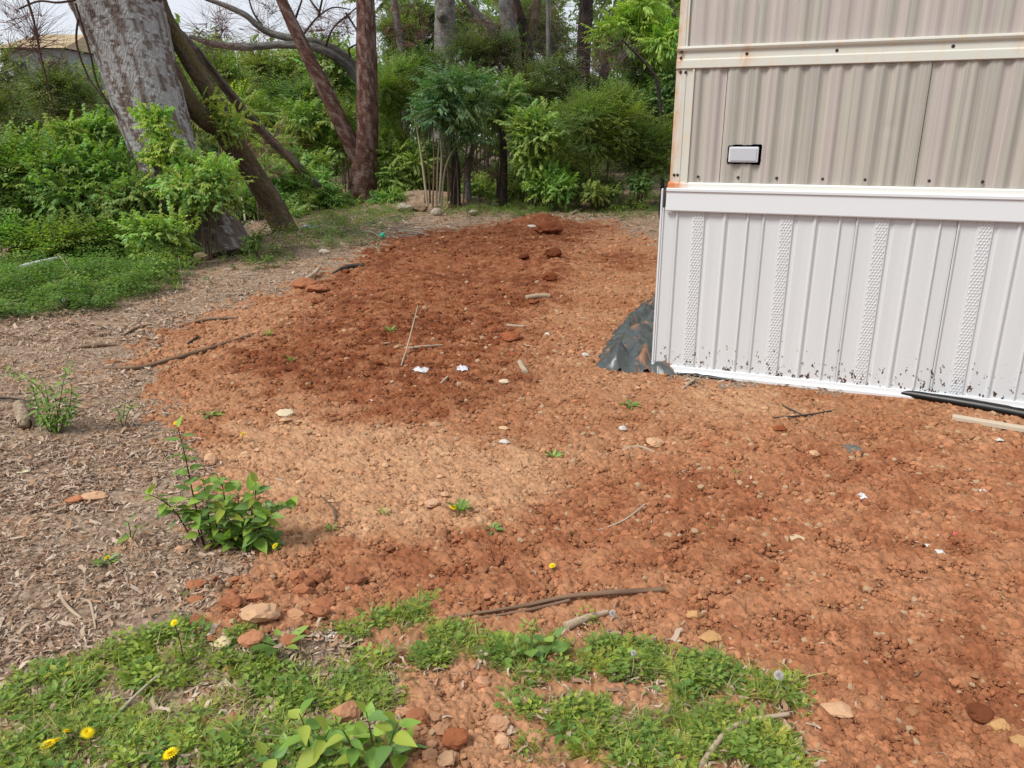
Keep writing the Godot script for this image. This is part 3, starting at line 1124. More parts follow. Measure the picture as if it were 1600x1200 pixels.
# ------------------------------------------------------------------ things lying by the wall
func by_the_wall() -> void:
	# crumpled black plastic sheet at the corner
	var b := MB.new()
	var outline := [[925, 577], [930, 556], [945, 530], [968, 502], [1000, 478], [1040, 458], [1085, 470], [1080, 560], [1060, 592], [1020, 585], [985, 584], [950, 584]]
	var poly := PackedVector2Array()
	for p in outline:
		var g := flat_at(p[0], p[1])
		poly.append(Vector2(g.x, g.z))
	var lo := Vector2(99, 99)
	var hi := Vector2(-99, -99)
	for p in poly:
		lo = lo.min(p)
		hi = hi.max(p)
	var n := 90
	var index := {}
	for r in n + 1:
		for q in n + 1:
			var p := Vector2(lerpf(lo.x, hi.x, float(q) / n), lerpf(lo.y, hi.y, float(r) / n))
			var pw := p + Vector2(nb.get_noise_2d(p.x * 8, p.y * 8), nb.get_noise_2d(p.x * 8 + 50, p.y * 8)) * 0.03
			if not Geometry2D.is_point_in_polygon(pw, poly):
				continue
			var edge := 9.0
			for k in poly.size():
				edge = minf(edge, pw.distance_to(Geometry2D.get_closest_point_to_segment(pw, poly[k], poly[(k + 1) % poly.size()])))
			var y := height(p.x, p.y) + 0.012 + 0.035 * smoothstep(0.0, 0.2, edge)
			y += smoothstep(0.0, 0.16, edge) * (0.06 * absf(nb.get_noise_2d(p.x * 4.0 + p.y * 2.0, p.y * 1.6)) * 2.0 + 0.028 * (0.5 - absf(nc.get_noise_2d(p.x * 11.0 + p.y * 6.0, p.y * 4.0))))
			if edge < 0.03:
				y -= 0.02
			var dirt := nb.get_noise_2d(p.x * 3.2 + 14.0, p.y * 3.2) + 0.5 * nc.get_noise_2d(p.x * 17.0, p.y * 17.0)
			var c := Color(0.045, 0.052, 0.05).lerp(Color(0.075, 0.084, 0.08), clampf(0.5 + nc.get_noise_2d(p.x * 20.0, p.y * 20.0), 0, 1))
			if dirt > 0.36:
				c = Color(0.26, 0.125, 0.06)
				y += 0.006 * minf((dirt - 0.36) * 8.0, 1.0)
			elif dirt > 0.26 and nc.get_noise_2d(p.x * 40.0, p.y * 40.0) > 0.05:
				c = Color(0.13, 0.085, 0.055)
			index[Vector2i(q, r)] = b.vert(Vector3(p.x, y, p.y), Vector3.UP, c)
	for r in n:
		for q in n:
			var k := [Vector2i(q, r), Vector2i(q + 1, r), Vector2i(q + 1, r + 1), Vector2i(q, r + 1)]
			if index.has(k[0]) and index.has(k[1]) and index.has(k[2]) and index.has(k[3]):
				for e in [0, 1, 2, 0, 2, 3]:
					b.i.append(index[k[e]])
	renormal(b)
	single("plastic_sheet", b.mesh(), M.plastic, "crumpled black plastic sheet with soil on it at the skirting corner", "plastic sheet")
	# folded edge of the same black plastic along the foot of the skirting
	b = MB.new()
	tube(b, on_ground([[1058, 586], [1085, 588], [1115, 592], [1150, 597]], 0.005), [0.004, 0.014, 0.012, 0.004], 8, 20, "", 0.35)
	single("plastic_fold", b.mesh(), M.pipe, "short fold of black plastic sticking out under the skirting", "plastic")
	b = MB.new()
	tube(b, on_ground([[1325, 606], [1370, 612], [1430, 622], [1500, 634], [1560, 645], [1700, 672], [1950, 716]], 0.018), [0.006, 0.014, 0.022, 0.027, 0.029, 0.029, 0.029], 14, 70, "", 0.1)
	single("drain_pipe", b.mesh(), M.pipe, "black plastic pipe lying along the foot of the white skirting", "pipe")
	b = MB.new()
	var p0 := ground_at(1487, 657)
	var p1 := ground_at(1680, 690)
	var d := (p1 - p0).normalized()
	var side := d.cross(Vector3.UP).normalized()
	b.box((p0 + p1) * 0.5 + Vector3(0, 0.018, 0), (p1 - p0) * 0.5, Vector3(0, 0.011, 0), side * 0.022, 0.002, Color(0.68, 0.57, 0.43))
	single("wood_batten", b.mesh(), M.twig, "pale wooden batten lying beside the black pipe", "wood")

func on_ground(px: Array, lift: float) -> Array:
	var p := []
	for k in px:
		p.append(ground_at(k[0], k[1]) + Vector3(0, lift + (k[2] if k.size() > 2 else 0.0), 0))
	return p

# ------------------------------------------------------------------ the woods
const BRIGHT := Color(0.33, 0.475, 0.10)
const MID := Color(0.235, 0.35, 0.085)
const LEAFY := Color(0.195, 0.305, 0.075)
const BLUISH := Color(0.165, 0.295, 0.10)
const LIME := Color(0.39, 0.53, 0.10)
const OLIVE := Color(0.24, 0.30, 0.10)

func crown(o: Node3D, c: Vector3, r: float, flat: float, n_lobes: int, count: int, kind: String, col: Color, size: float) -> void:
	var lobes := []
	for k in n_lobes:
		var v := Vector3(rng.randf_range(-1, 1), rng.randf_range(-1, 1), rng.randf_range(-1, 1))
		if v.length() > 1.0:
			v = v.normalized()
		lobes.append([c + v * Vector3(r, r * flat, r) * 0.75, r * rng.randf_range(0.22, 0.4)])
	sprays(o, "crown", kind, lobes, count, col, size, o.position)

func big_trees() -> void:
	# the big pale trunk that leans over the yard
	var p := [346, 416, 9.3, 320, 352, 9.5, 282, 285, 9.6, 252, 220, 9.7, 228, 145, 9.8, 207, 72, 9.9, 183, 0, 10.0, 150, -110, 10.1, 90, -260, 10.2]
	var o := tree("sycamore_tree", "big leaning tree with pale flaking bark at the yard edge", p, [112, 98, 94, 98, 108, 116, 136, 150, 120], "sycamore", 72, 240, 0.05)
	limb(o, "limb", [200, 20, 9.9, 240, -60, 10.0, 300, -170, 10.3], [70, 64, 40], 24, 60, "sycamore", 0.05)
	limb(o, "limb", [140, 0, 9.8, 118, -20, 9.7, 60, -30, 9.5, -40, -90, 9.2], [26, 20, 16, 10], 12, 30, "grey", 0.05)
	crown(o, at(160, -420, 9.5), 3.2, 0.5, 10, 220, "maple", MID, 1.0)
	# mossy trunk leaning the other way
	p = [448, 366, 11.3, 425, 320, 11.2, 398, 275, 11.0, 372, 235, 10.8, 350, 200, 10.6, 330, 150, 10.5, 300, 100, 10.4, 272, 52, 10.3, 252, 10, 10.2, 235, -60, 10.2]
	o = tree("leaning_tree", "rough mossy leaning trunk propped against the pale tree", p, [40, 36, 34, 36, 38, 27, 27, 25, 22, 18], "moss", 28, 110, 0.09)
	limb(o, "limb", [352, 205, 10.6, 325, 190, 10.4, 300, 165, 10.2, 280, 128, 10.0, 268, 100, 9.9], [28, 30, 28, 24, 20], 20, 40, "moss", 0.08)
	# dead splintered pole
	o = thing("dead_branch", "grey splintered dead branch slanting down from the pale tree", "branch", at(524, 322, 16.0))
	limb(o, "branch", [524, 322, 16.0, 480, 275, 15.0, 430, 225, 13.8, 385, 180, 12.8, 340, 122, 11.8, 300, 72, 11.1, 262, 30, 10.6, 235, 5, 10.3], [16, 15, 14, 15, 12, 12, 11, 10], 10, 60, "grey", 0.28)
	limb(o, "splinter", [440, 238, 13.9, 400, 190, 12.9, 350, 128, 11.8, 310, 75, 11.1], [5, 7, 6, 3], 6, 30, "grey", 0.3)
	limb(o, "splinter", [470, 270, 14.7, 440, 232, 13.9, 412, 205, 13.3], [3, 6, 2], 6, 20, "pale", 0.3)
	# reddish twin trunk
	o = tree("cedar_tree", "straight reddish brown trunk with flaking bark beside the clearing", [564, 322, 16.6, 568, 270, 16.6, 574, 200, 16.6, 573, 100, 16.6, 571, 0, 16.6, 568, -150, 16.6], [50, 40, 34, 33, 28, 20], "red", 30, 130, 0.07)
	limb(o, "limb", [560, 252, 16.6, 540, 208, 16.5, 510, 145, 16.4, 478, 82, 16.3, 440, 0, 16.2, 400, -90, 16.1], [26, 24, 24, 21, 17, 12], 18, 60, "red", 0.07)
	limb(o, "root", [575, 310, 16.7, 582, 300, 16.8, 584, 270, 16.9], [20, 12, 6], 8, 12, "red", 0.07)
	crown(o, at(560, -330, 16.6), 2.6, 0.6, 8, 157, "fine", LEAFY, 1.2)
	# arching grey limbs behind it
	o = thing("arching_limb", "grey forked limb arching low behind the reddish trunk", "branch", at(566, 130, 17.4))
	limb(o, "branch", [572, 150, 17.6, 555, 118, 17.5, 528, 92, 17.3, 490, 74, 17.1, 440, 70, 17.0, 385, 73, 16.8, 335, 69, 16.6, 295, 56, 16.4], [13, 14, 14, 13, 11, 12, 10, 6], 12, 80, "grey", 0.08)
	limb(o, "branch", [560, 112, 17.6, 540, 88, 17.5, 508, 70, 17.4, 470, 62, 17.3, 432, 55, 17.2, 405, 42, 17.1, 384, 24, 17.0, 350, 8, 16.9, 320, -2, 16.8], [11, 12, 11, 12, 11, 10, 9, 8, 5], 10, 80, "grey", 0.08)
	for q in [[508, 76, 520, 45, 545, 22, 562, 8], [470, 60, 495, 28, 520, 12, 548, 15], [500, 20, 490, 8, 482, -4], [462, 28, 470, 5, 474, -10], [412, 44, 396, 20, 388, -5], [548, 90, 546, 76, 565, 66], [498, 24, 505, -8], [540, 20, 556, 45, 566, 66]]:
		var c := []
		for k in range(0, q.size(), 2):
			c.append_array([q[k], q[k + 1], 17.2])
		limb(o, "twig", c, [4, 3, 2.4, 1.5].slice(0, q.size() / 2), 5, 16, "dark", 0.0)
	# trunks standing in the woods
	var g := "tree trunks standing in the woods"
	o = tree("beech_tree", "smooth pale grey trunk with an old branch scar, deep in the woods", [692, 330, 21.0, 692, 200, 21.0, 694, 90, 21.0, 695, 45, 21.0, 695, 0, 21.0, 692, -150, 21.0], [38, 34, 31, 34, 31, 24], "grey", 24, 110, 0.05, g)
	limb(o, "branch_scar", [694, 30, 20.6, 690, 24, 20.5, 686, 22, 20.4], [16, 18, 10], 10, 8, "grey", 0.1)
	crown(o, at(700, -300, 21.0), 3.0, 0.6, 9, 262, "maple", LEAFY, 1.3)
	tree("slim_tree", "slim crooked grey trunk behind the reddish tree", [640, 330, 18.5, 634, 180, 18.5, 631, 100, 18.5, 624, 55, 18.5, 616, 0, 18.5, 606, -90, 18.5], [12, 11, 12, 12, 11, 8], "grey", 12, 60, 0.06, g)
	o = tree("oak_tree", "dark rough forked trunk rising behind the shrubs", [808, 330, 19.5, 808, 200, 19.5, 804, 120, 19.5, 797, 50, 19.5, 790, 0, 19.5, 780, -140, 19.5], [34, 30, 26, 26, 24, 18], "grey", 22, 100, 0.12, g)
	limb(o, "limb", [812, 190, 19.6, 826, 120, 19.7, 824, 85, 19.7, 818, 45, 19.8, 806, 0, 19.9, 798, -60, 20.0], [20, 22, 20, 16, 13, 10], 14, 50, "dark", 0.12)
	limb(o, "limb", [822, 70, 19.8, 834, 30, 19.8, 842, -20, 19.8], [16, 16, 12], 12, 30, "moss", 0.1)
	limb(o, "limb", [806, 110, 19.4, 786, 80, 19.3, 775, 68, 19.2, 778, 40, 19.1], [16, 14, 12, 6], 10, 24, "dark", 0.12)
	limb(o, "limb", [790, 66, 19.4, 766, 40, 19.3, 742, 16, 19.2, 715, -10, 19.1], [12, 12, 9, 6], 8, 30, "grey", 0.08)
	crown(o, at(800, -330, 19.5), 3.4, 0.6, 10, 300, "broad", LEAFY, 1.2)
	o = tree("dark_tree", "thick dark trunk in the shade right of the forked tree", [908, 330, 23.0, 909, 200, 23.0, 911, 100, 23.0, 914, 40, 23.0, 916, 0, 23.0, 918, -140, 23.0], [30, 26, 22, 22, 22, 18], "dark", 16, 60, 0.1, g)
	limb(o, "limb", [908, 118, 22.9, 890, 104, 22.8, 868, 92, 22.6, 845, 72, 22.5], [11, 10, 8, 5], 8, 24, "dark", 0.1)
	limb(o, "limb", [936, 150, 22.9, 944, 112, 22.8, 952, 84, 22.7, 962, 68, 22.6], [14, 14, 12, 8], 8, 24, "dark", 0.1)
	crown(o, at(930, -330, 23.0), 3.6, 0.6, 10, 337, "broad", LEAFY, 1.3)
	tree("young_tree", "thin straight pale trunk between the dark trunks", [862, 330, 18.2, 860, 180, 18.2, 857, 90, 18.2, 857, 0, 18.2, 858, -90, 18.2], [9, 9, 8, 8, 6], "grey", 10, 40, 0.04, g)
	tree("bent_sapling", "thin bent sapling in the shade behind the corner of the home", [1036, 320, 17.0, 1030, 150, 17.0, 1016, 108, 17.0, 990, 80, 17.0, 972, 62, 17.0], [7, 6, 5, 4, 3], "dark", 8, 30, 0.0, g)
	# dark stems under the shrubs
	for q in [[712, 326, 15.6, 712, 260, 15.6, 706, 215, 15.6, 13, "dark short trunk under the drooping glossy shrub"], [786, 322, 15.6, 787, 250, 15.6, 784, 200, 15.6, 11, "dark straight stem between the two broadleaf shrubs"], [733, 322, 15.9, 731, 270, 15.9, 740, 225, 15.9, 9, "thin grey stem beside the dark short trunk"]]:
		tree("sapling_trunk", q[10], q.slice(0, 9), [q[9] * 1.3, q[9], q[9] * 0.8], "dark" if q[9] > 10 else "grey", 10, 20, 0.1, "stems under the shrubs")
	# pale canes in the clump
	var canes := [[668, 322, 661, 265, 652, 205, 640, 160], [676, 324, 678, 260, 676, 200, 672, 150], [682, 322, 684, 250, 690, 190, 697, 130], [664, 318, 664, 280, 656, 230, 652, 190], [690, 322, 694, 270, 706, 238, 722, 222], [672, 318, 670, 270, 664, 225, 658, 185], [686, 318, 690, 250, 688, 210, 684, 170], [700, 320, 700, 280, 698, 230, 694, 200]]
	var words := ["tall pale cane leaning out to one side of the clump", "upright pale cane in the middle of the clump", "pale cane in the clump bending toward the glossy shrub", "slim pale cane crossing low in the clump", "forked pale cane leaning away from the clump", "thin pale cane close beside the tallest one", "thin upright pale cane near the clump's middle", "short pale cane at the edge of the clump"]
	for k in canes.size():
		var c: Array = canes[k]
		var q := []
		for j in range(0, 8, 2):
			q.append_array([c[j], c[j + 1], 15.2 + 0.04 * k])
		single("cane", tube_mesh(pixel_path(q), pixel_radii(q, [3.2, 2.6, 2.2, 1.2] if k % 3 else [4.2, 3.6, 2.6, 1.4]), 6, 20, "tan" if k % 2 else "straw"), M.twig, words[k], "cane", Transform3D(), "pale canes in the clump")
	# hanging vines by the pale trunk
	var hang := [[[118, 5, 140, 80, 152, 130, 172, 165, 192, 195], 9.5, "thick bare vine hanging beside the pale trunk"], [[122, 30, 120, 70, 138, 120, 158, 148, 186, 185], 9.4, "thin looping vine beside the thick bare one"], [[40, -10, 52, 30, 62, 80, 74, 130, 86, 178], 9.0, "lone dark vine stem rising from the thicket"], [[118, 0, 90, 4, 60, 2, 30, 14], 9.3, "thin dark branch reaching out across the sky gap"]]
	for h in hang:
		var q := []
		for j in range(0, h[0].size(), 2):
			q.append_array([h[0][j], h[0][j + 1], h[1]])
		single("vine_stem", tube_mesh(pixel_path(q), pixel_radii(q, [3.6, 3.4, 3, 2.6, 2].slice(0, q.size() / 3)), 6, 30, "maroon"), M.twig, h[2], "vine", Transform3D(), "bare vines by the pale tree")

func thicket() -> void:
	var g := "shrubs along the wood edge"
	# left of the big trunk
	var leafy := Color(0.256, 0.415, 0.079)
	shrub("privet_shrub", "feathery mid green shrub at the frame's left edge beside the vines", g, 20, 300, 80, 95, 9.3, "fine", 420, leafy, 1.3, 7, 18)
	shrub("privet_shrub", "wide feathery shrub before the pale trunk's left side", g, 130, 290, 85, 80, 9.1, "maple", 330, leafy, 0.75, 7, 18)
	shrub("privet_shrub", "low spreading shrub at the foot of the feathery shrubs", g, 110, 365, 130, 40, 8.8, "fine", 420, leafy, 1.2, 8, 16)
	shrub("privet_shrub", "light green crown on top of the wide feathery shrub", g, 120, 225, 80, 40, 9.8, "maple", 190, Color(0.305, 0.464, 0.085), 0.75, 6, 14)
	shrub("privet_shrub", "tall thin leaved shrub rising against the sky gap", g, 5, 160, 55, 110, 11.5, "fine", 110, OLIVE, 1.2, 6, 14)
	shrub("privet_shrub", "loose grey green shrub in front of the far house", g, 100, 160, 62, 62, 13.0, "fine", 170, OLIVE, 1.2, 6, 12)
	shrub("privet_shrub", "bright shrub between the vines and the pale trunk", g, 165, 215, 50, 40, 10.8, "maple", 150, MID, 0.9, 5, 8)
	shrub("privet_shrub", "leafy shrub filling in behind the feathery shrubs", g, 90, 280, 120, 70, 11.0, "maple", 260, LEAFY, 1.0, 6, 12)
	# round the foot of the big trunk
	shrub("box_elder", "bright lime sapling in front of the pale trunk's foot", g, 252, 378, 46, 56, 8.3, "maple", 230, LIME, 0.66, 5, 14)
	shrub("box_elder", "low lime sprouts under the bright sapling", g, 235, 445, 42, 20, 7.6, "maple", 70, Color(0.407, 0.601, 0.088), 0.62, 5, 6)
	shrub("box_elder", "yellow green sprouts at the edge of the vine mound", g, 180, 470, 34, 15, 7.0, "maple", 40, LIME, 0.55, 4, 5)
	shrub("box_elder", "leafy shrub growing up the front of the pale trunk", g, 245, 225, 34, 60, 9.1, "maple", 80, Color(0.336, 0.512, 0.088), 0.75, 4, 8)
	shrub("box_elder", "spreading leafy shrub across the pale trunk's foot", g, 322, 292, 72, 56, 8.9, "maple", 330, BRIGHT, 0.68, 6, 18)
	shrub("box_elder", "leaves climbing the mossy leaning trunk", g, 350, 185, 40, 60, 10.3, "maple", 44, LIME, 0.62, 3, 11)
	shrub("box_elder", "leafy clump behind the pale trunk's foot", g, 310, 345, 66, 44, 9.9, "maple", 220, LEAFY, 0.8, 5, 10)
	shrub("box_elder", "leaves hiding the left of the pale trunk's foot", g, 215, 320, 46, 56, 8.9, "maple", 200, MID, 0.7, 5, 12)
	shrub("box_elder", "small upright sprout right of the pale trunk's foot", g, 405, 392, 16, 30, 8.8, "maple", 34, MID, 0.5, 3, 4)
	# the middle bank
	shrub("honeysuckle", "bright green bank of leaves below the dead branch", g, 430, 285, 62, 48, 14.5, "broad", 360, Color(0.311, 0.500, 0.103), 1.0, 6, 10)
	shrub("honeysuckle", "lower leafy bank at the foot of the reddish trunk", g, 500, 300, 48, 32, 15.6, "broad", 280, Color(0.276, 0.495, 0.103), 0.95, 6, 9)
	shrub("honeysuckle", "leafy bank between the dead branch and the reddish trunk", g, 490, 215, 72, 62, 17.5, "broad", 420, BRIGHT, 1.15, 6, 11)
	shrub("honeysuckle", "leafy bank behind the mossy leaning trunk", g, 400, 190, 70, 60, 18.0, "broad", 380, BRIGHT, 1.15, 6, 11)
	shrub("honeysuckle", "pale leafed shrub beneath the arching limb", g, 340, 110, 70, 52, 21.0, "fine", 280, Color(0.345, 0.500, 0.114), 1.7, 6, 11)
	shrub("honeysuckle", "distant pale green crown under the arching limb", g, 440, 110, 80, 45, 23.0, "fine", 300, Color(0.390, 0.500, 0.150), 1.9, 6, 11)
	shrub("honeysuckle", "distant green crown behind the leaning red limb", g, 530, 120, 60, 80, 22.0, "maple", 300, Color(0.300, 0.460, 0.127), 1.4, 6, 11)
	shrub("honeysuckle", "narrow leafy shrub just right of the reddish trunk", g, 618, 180, 42, 90, 17.5, "fine", 330, BRIGHT, 1.2, 5, 11)
	shrub("honeysuckle", "leafy shrub behind the pale canes", g, 632, 265, 46, 52, 17.0, "broad", 260, BRIGHT, 1.0, 6, 9)
	shrub("honeysuckle", "low leafy cover left of the dead branch's foot", g, 455, 325, 50, 18, 14.2, "broad", 170, Color(0.333, 0.500, 0.118), 0.8, 6, 8)
	shrub("honeysuckle", "low leafy cover at the reddish trunk's left foot", g, 525, 318, 42, 18, 16.0, "broad", 150, Color(0.317, 0.500, 0.111), 0.8, 6, 8)
	shrub("honeysuckle", "low leafy cover at the reddish trunk's right foot", g, 610, 310, 36, 22, 16.2, "broad", 150, Color(0.269, 0.476, 0.111), 0.8, 6, 8)
	shrub("honeysuckle", "tall leafy bank above the dead branch's foot", g, 460, 250, 66, 46, 16.2, "maple", 260, Color(0.348, 0.500, 0.111), 0.95, 6, 11)
	shrub("honeysuckle", "leaves behind the mossy leaning trunk's foot", g, 390, 320, 46, 36, 13.6, "broad", 190, Color(0.238, 0.412, 0.095), 0.9, 6, 8)
	shrub("honeysuckle", "low leafy bushes between the canes and dark stems", g, 745, 300, 60, 22, 17.0, "broad", 170, BRIGHT, 0.9, 6, 8)
	# the glossy shrub, the light shrub and the arching one
	shrub("glossy_shrub", "dark glossy shrub with drooping leaves above the canes", g, 712, 168, 66, 78, 15.4, "broad", 520, BLUISH, 1.0, 5, 13)
	shrub("glossy_shrub", "green crown of drooping leaves right of the glossy shrub", g, 775, 150, 48, 66, 16.2, "broad", 300, MID, 1.0, 4, 10)
	shrub("maple_shrub", "light green broadleaf shrub leaning over the yard", g, 838, 215, 52, 66, 15.2, "maple", 330, BRIGHT, 0.95, 5, 11)
	shrub("maple_shrub", "lower lobe of light green leaves near the ground", g, 868, 280, 50, 34, 15.0, "maple", 200, Color(0.265, 0.442, 0.079), 0.9, 5, 8)
	shrub("arching_shrub", "fine leaved shrub with arching sprays beside the home", g, 940, 205, 78, 80, 15.6, "fine", 760, Color(0.275, 0.398, 0.088), 1.05, 7, 16)
	shrub("arching_shrub", "fine leaved shrub nearest the corner of the home", g, 1010, 235, 56, 66, 15.9, "fine", 420, Color(0.212, 0.336, 0.079), 1.05, 6, 12)
	shrub("arching_shrub", "low mixed shrub at the foot of the arching one", g, 955, 295, 76, 24, 15.2, "maple", 230, MID, 0.75, 7, 10)
	shrub("maple_shrub", "leafy shrub half hidden behind the corner of the home", g, 1060, 180, 60, 90, 18.0, "maple", 300, LEAFY, 1.1, 5, 10)
	for q in [[590, 240, 60, 66, 18.2, "leafy tangle just behind the reddish trunk"], [670, 130, 60, 60, 18.6, "fine leaved veil before the smooth grey trunk"], [760, 90, 60, 50, 18.2, "fine leaved veil before the forked trunk"], [860, 130, 64, 56, 17.6, "fine leaved tangle before the thin pale trunk"], [900, 260, 70, 50, 17.4, "fine leaved tangle behind the arching shrub"], [660, 300, 70, 30, 17.8, "low fine leaved tangle behind the canes"], [790, 290, 70, 34, 17.6, "low fine leaved tangle behind the dark stems"], [470, 160, 70, 40, 18.6, "fine leaved tangle under the arching limb"]]:
		shrub("thicket_bush", q[5], "fine leaved thicket bushes", q[0], q[1], q[2], q[3], q[4], "fine", 190, MID if q[0] % 20 else OLIVE, 1.35, 4, 13)
	# crowns in the back
	var c := "leafy crowns in the back of the wood"
	shrub("hickory_crown", "bright drooping crown above the corner of the home", c, 1000, 45, 84, 58, 18.5, "broad", 640, Color(0.389, 0.583, 0.098), 1.15, 3, 14)
	shrub("hickory_crown", "smaller crown under the bright drooping one", c, 1020, 110, 60, 42, 19.5, "broad", 260, LEAFY, 1.15, 3, 9)
	for q in [[660, 60, 60, 80, 25.0, "broad", LEAFY, "dark crown left of the smooth grey trunk"], [740, 50, 60, 70, 25.5, "broad", LEAFY, "dark crown right of the smooth grey trunk"], [860, 60, 62, 90, 26.0, "fine", OLIVE, "dull olive crown behind the thin pale trunk"], [940, 150, 80, 60, 24.0, "broad", LEAFY, "dark undergrowth behind the arching shrub"], [800, 150, 90, 70, 25.0, "broad", LEAFY, "dark undergrowth behind the forked trunk"], [620, 60, 40, 60, 24.0, "fine", MID, "light crown beside the slim crooked trunk"], [700, 270, 90, 50, 19.0, "broad", LEAFY, "leafy bush behind the canes"], [860, 280, 90, 50, 19.0, "broad", LEAFY, "leafy bush behind the light shrub"], [570, 200, 60, 90, 24.0, "broad", LEAFY, "dark bank behind the reddish trunk"], [990, 200, 80, 90, 22.0, "broad", LEAFY, "dark bank behind the corner shrubs"]]:
		shrub("back_bush", q[7], c, q[0], q[1], q[2], q[3], q[4], q[5], 340, q[6], 1.6, 3, 11)
	for q in [[60, 60, 80, 70, 13.0, 60, "bare twig spray against the sky left of the pale trunk"], [420, 40, 120, 50, 19.0, 70, "bare twig spray over the arching limb"], [850, 60, 90, 80, 20.0, 70, "bare twig spray among the dark trunks"], [630, 40, 50, 60, 18.0, 40, "bare twig spray by the slim crooked trunk"], [740, 270, 60, 40, 15.8, 40, "bare dead twigs under the glossy shrub"], [330, 60, 60, 50, 15.0, 40, "bare twig spray between the mossy trunk and the arching limb"], [520, 40, 50, 40, 17.0, 40, "bare twig spray beside the reddish trunk"], [760, 60, 50, 60, 18.0, 50, "bare twig spray before the forked trunk"], [960, 110, 60, 60, 17.5, 40, "bare twig spray under the bright drooping crown"], [400, 250, 70, 60, 13.0, 40, "bare twig spray beside the mossy leaning trunk"]]:
		shrub("bare_twigs", q[6], "bare twig sprays", q[0], q[1], q[2], q[3], q[4], "twiggy", q[5], Color(1.087, 0.943, 0.870), 0.9, 2, 9)
	# the mass of the wood further back
	var lobes := []
	for k in 70:
		var x := rng.randf_range(-24.0, 26.0)
		var z := rng.randf_range(-42.0, -28.0)
		var open := x < -8.0 and x > -24.0
		lobes.append([Vector3(x, rng.randf_range(0.5, 2.4 if open else 7.0), z), rng.randf_range(1.2, 2.2)])
	var far := Node3D.new()
	far.name = "far_wood"
	add_child(far)
	far.set_meta("label", "far mass of green woodland behind the trunks")
	far.set_meta("category", "woodland")
	far.set_meta("kind", "stuff")
	sprays(far, "foliage", "maple", lobes, 6500, Color(0.22, 0.32, 0.10), 2.6, Vector3.ZERO, 0.4, 0.35)

func far_house() -> void:
	var c := at(112, 130, 42.0)
	var o := thing("far_house", "distant grey house with a tan roof seen through the leaves", "house", Vector3(c.x, 0, c.z))
	var b := MB.new()
	var h := at(112, 86, 42.0).y
	b.box(Vector3(0, h * 0.5, 0), Vector3(1.5, 0, 0), Vector3(0, h * 0.5, 0), Vector3(0, 0, 3.0), 0.05, Color(0.42, 0.42, 0.42))
	part("wall", b.mesh(), M.clod, o)
	b = MB.new()
	var top := 0.95
	var e := Vector3(1.7, h, 3.3)
	b.quad(Vector3(-e.x, h, e.z), Vector3(-e.x * 0.7, h + top, 0), Vector3(e.x * 0.7, h + top, 0), Vector3(e.x, h, e.z), Color(0.55, 0.42, 0.26))
	b.quad(Vector3(e.x, h, -e.z), Vector3(e.x * 0.7, h + top, 0), Vector3(-e.x * 0.7, h + top, 0), Vector3(-e.x, h, -e.z), Color(0.55, 0.42, 0.26))
	b.tri(Vector3(-e.x, h, -e.z), Vector3(-e.x * 0.7, h + top, 0), Vector3(-e.x, h, e.z), Color(0.55, 0.42, 0.26))
	b.tri(Vector3(e.x, h, e.z), Vector3(e.x * 0.7, h + top, 0), Vector3(e.x, h, -e.z), Color(0.55, 0.42, 0.26))
	b.quad(Vector3(-e.x, h, e.z), Vector3(e.x, h, e.z), Vector3(e.x, h, -e.z), Vector3(-e.x, h, -e.z), Color(0.4, 0.4, 0.4))
	part("roof", b.mesh(), M.clod, o)
	for x in [-0.7, 0.7]:
		b = MB.new()
		b.box(Vector3(x, h - 1.0, 3.02), Vector3(0.3, 0, 0), Vector3(0, 0.45, 0), Vector3(0, 0, 0.03), 0.01, Color(0.1, 0.11, 0.12))
		part("window", b.mesh(), M.pipe, o)

# ------------------------------------------------------------------ plants near the eye
func leaf_mesh(ln: float, w: float, fold: float, curl: float, wide_at: float) -> ArrayMesh:
	var b := MB.new()
	b.big_leaf(Vector3.ZERO, Vector3.RIGHT, Vector3.UP, ln, w, fold, curl, Color.WHITE, wide_at)
	return b.mesh()

func leaf_tints(base: Array) -> Array:
	var out := []
	for c in base:
		var m: StandardMaterial3D = M.big_leaf.duplicate()
		m.albedo_color = (c as Color).linear_to_srgb()
		out.append(m)
	return out

func put_leaf(o: Node3D, m: Mesh, mat: Material, where: Vector3, out: Vector3, roll: float, s: float) -> void:
	var d := out.normalized()
	var side := d.cross(Vector3.UP)
	if side.length() < 0.05:
		side = Vector3.RIGHT
	side = side.normalized()
	var up := side.cross(d).rotated(d, roll)
	part("leaf", m, mat, o, Transform3D(Basis(d, up, d.cross(up)).scaled(Vector3.ONE * s), where))

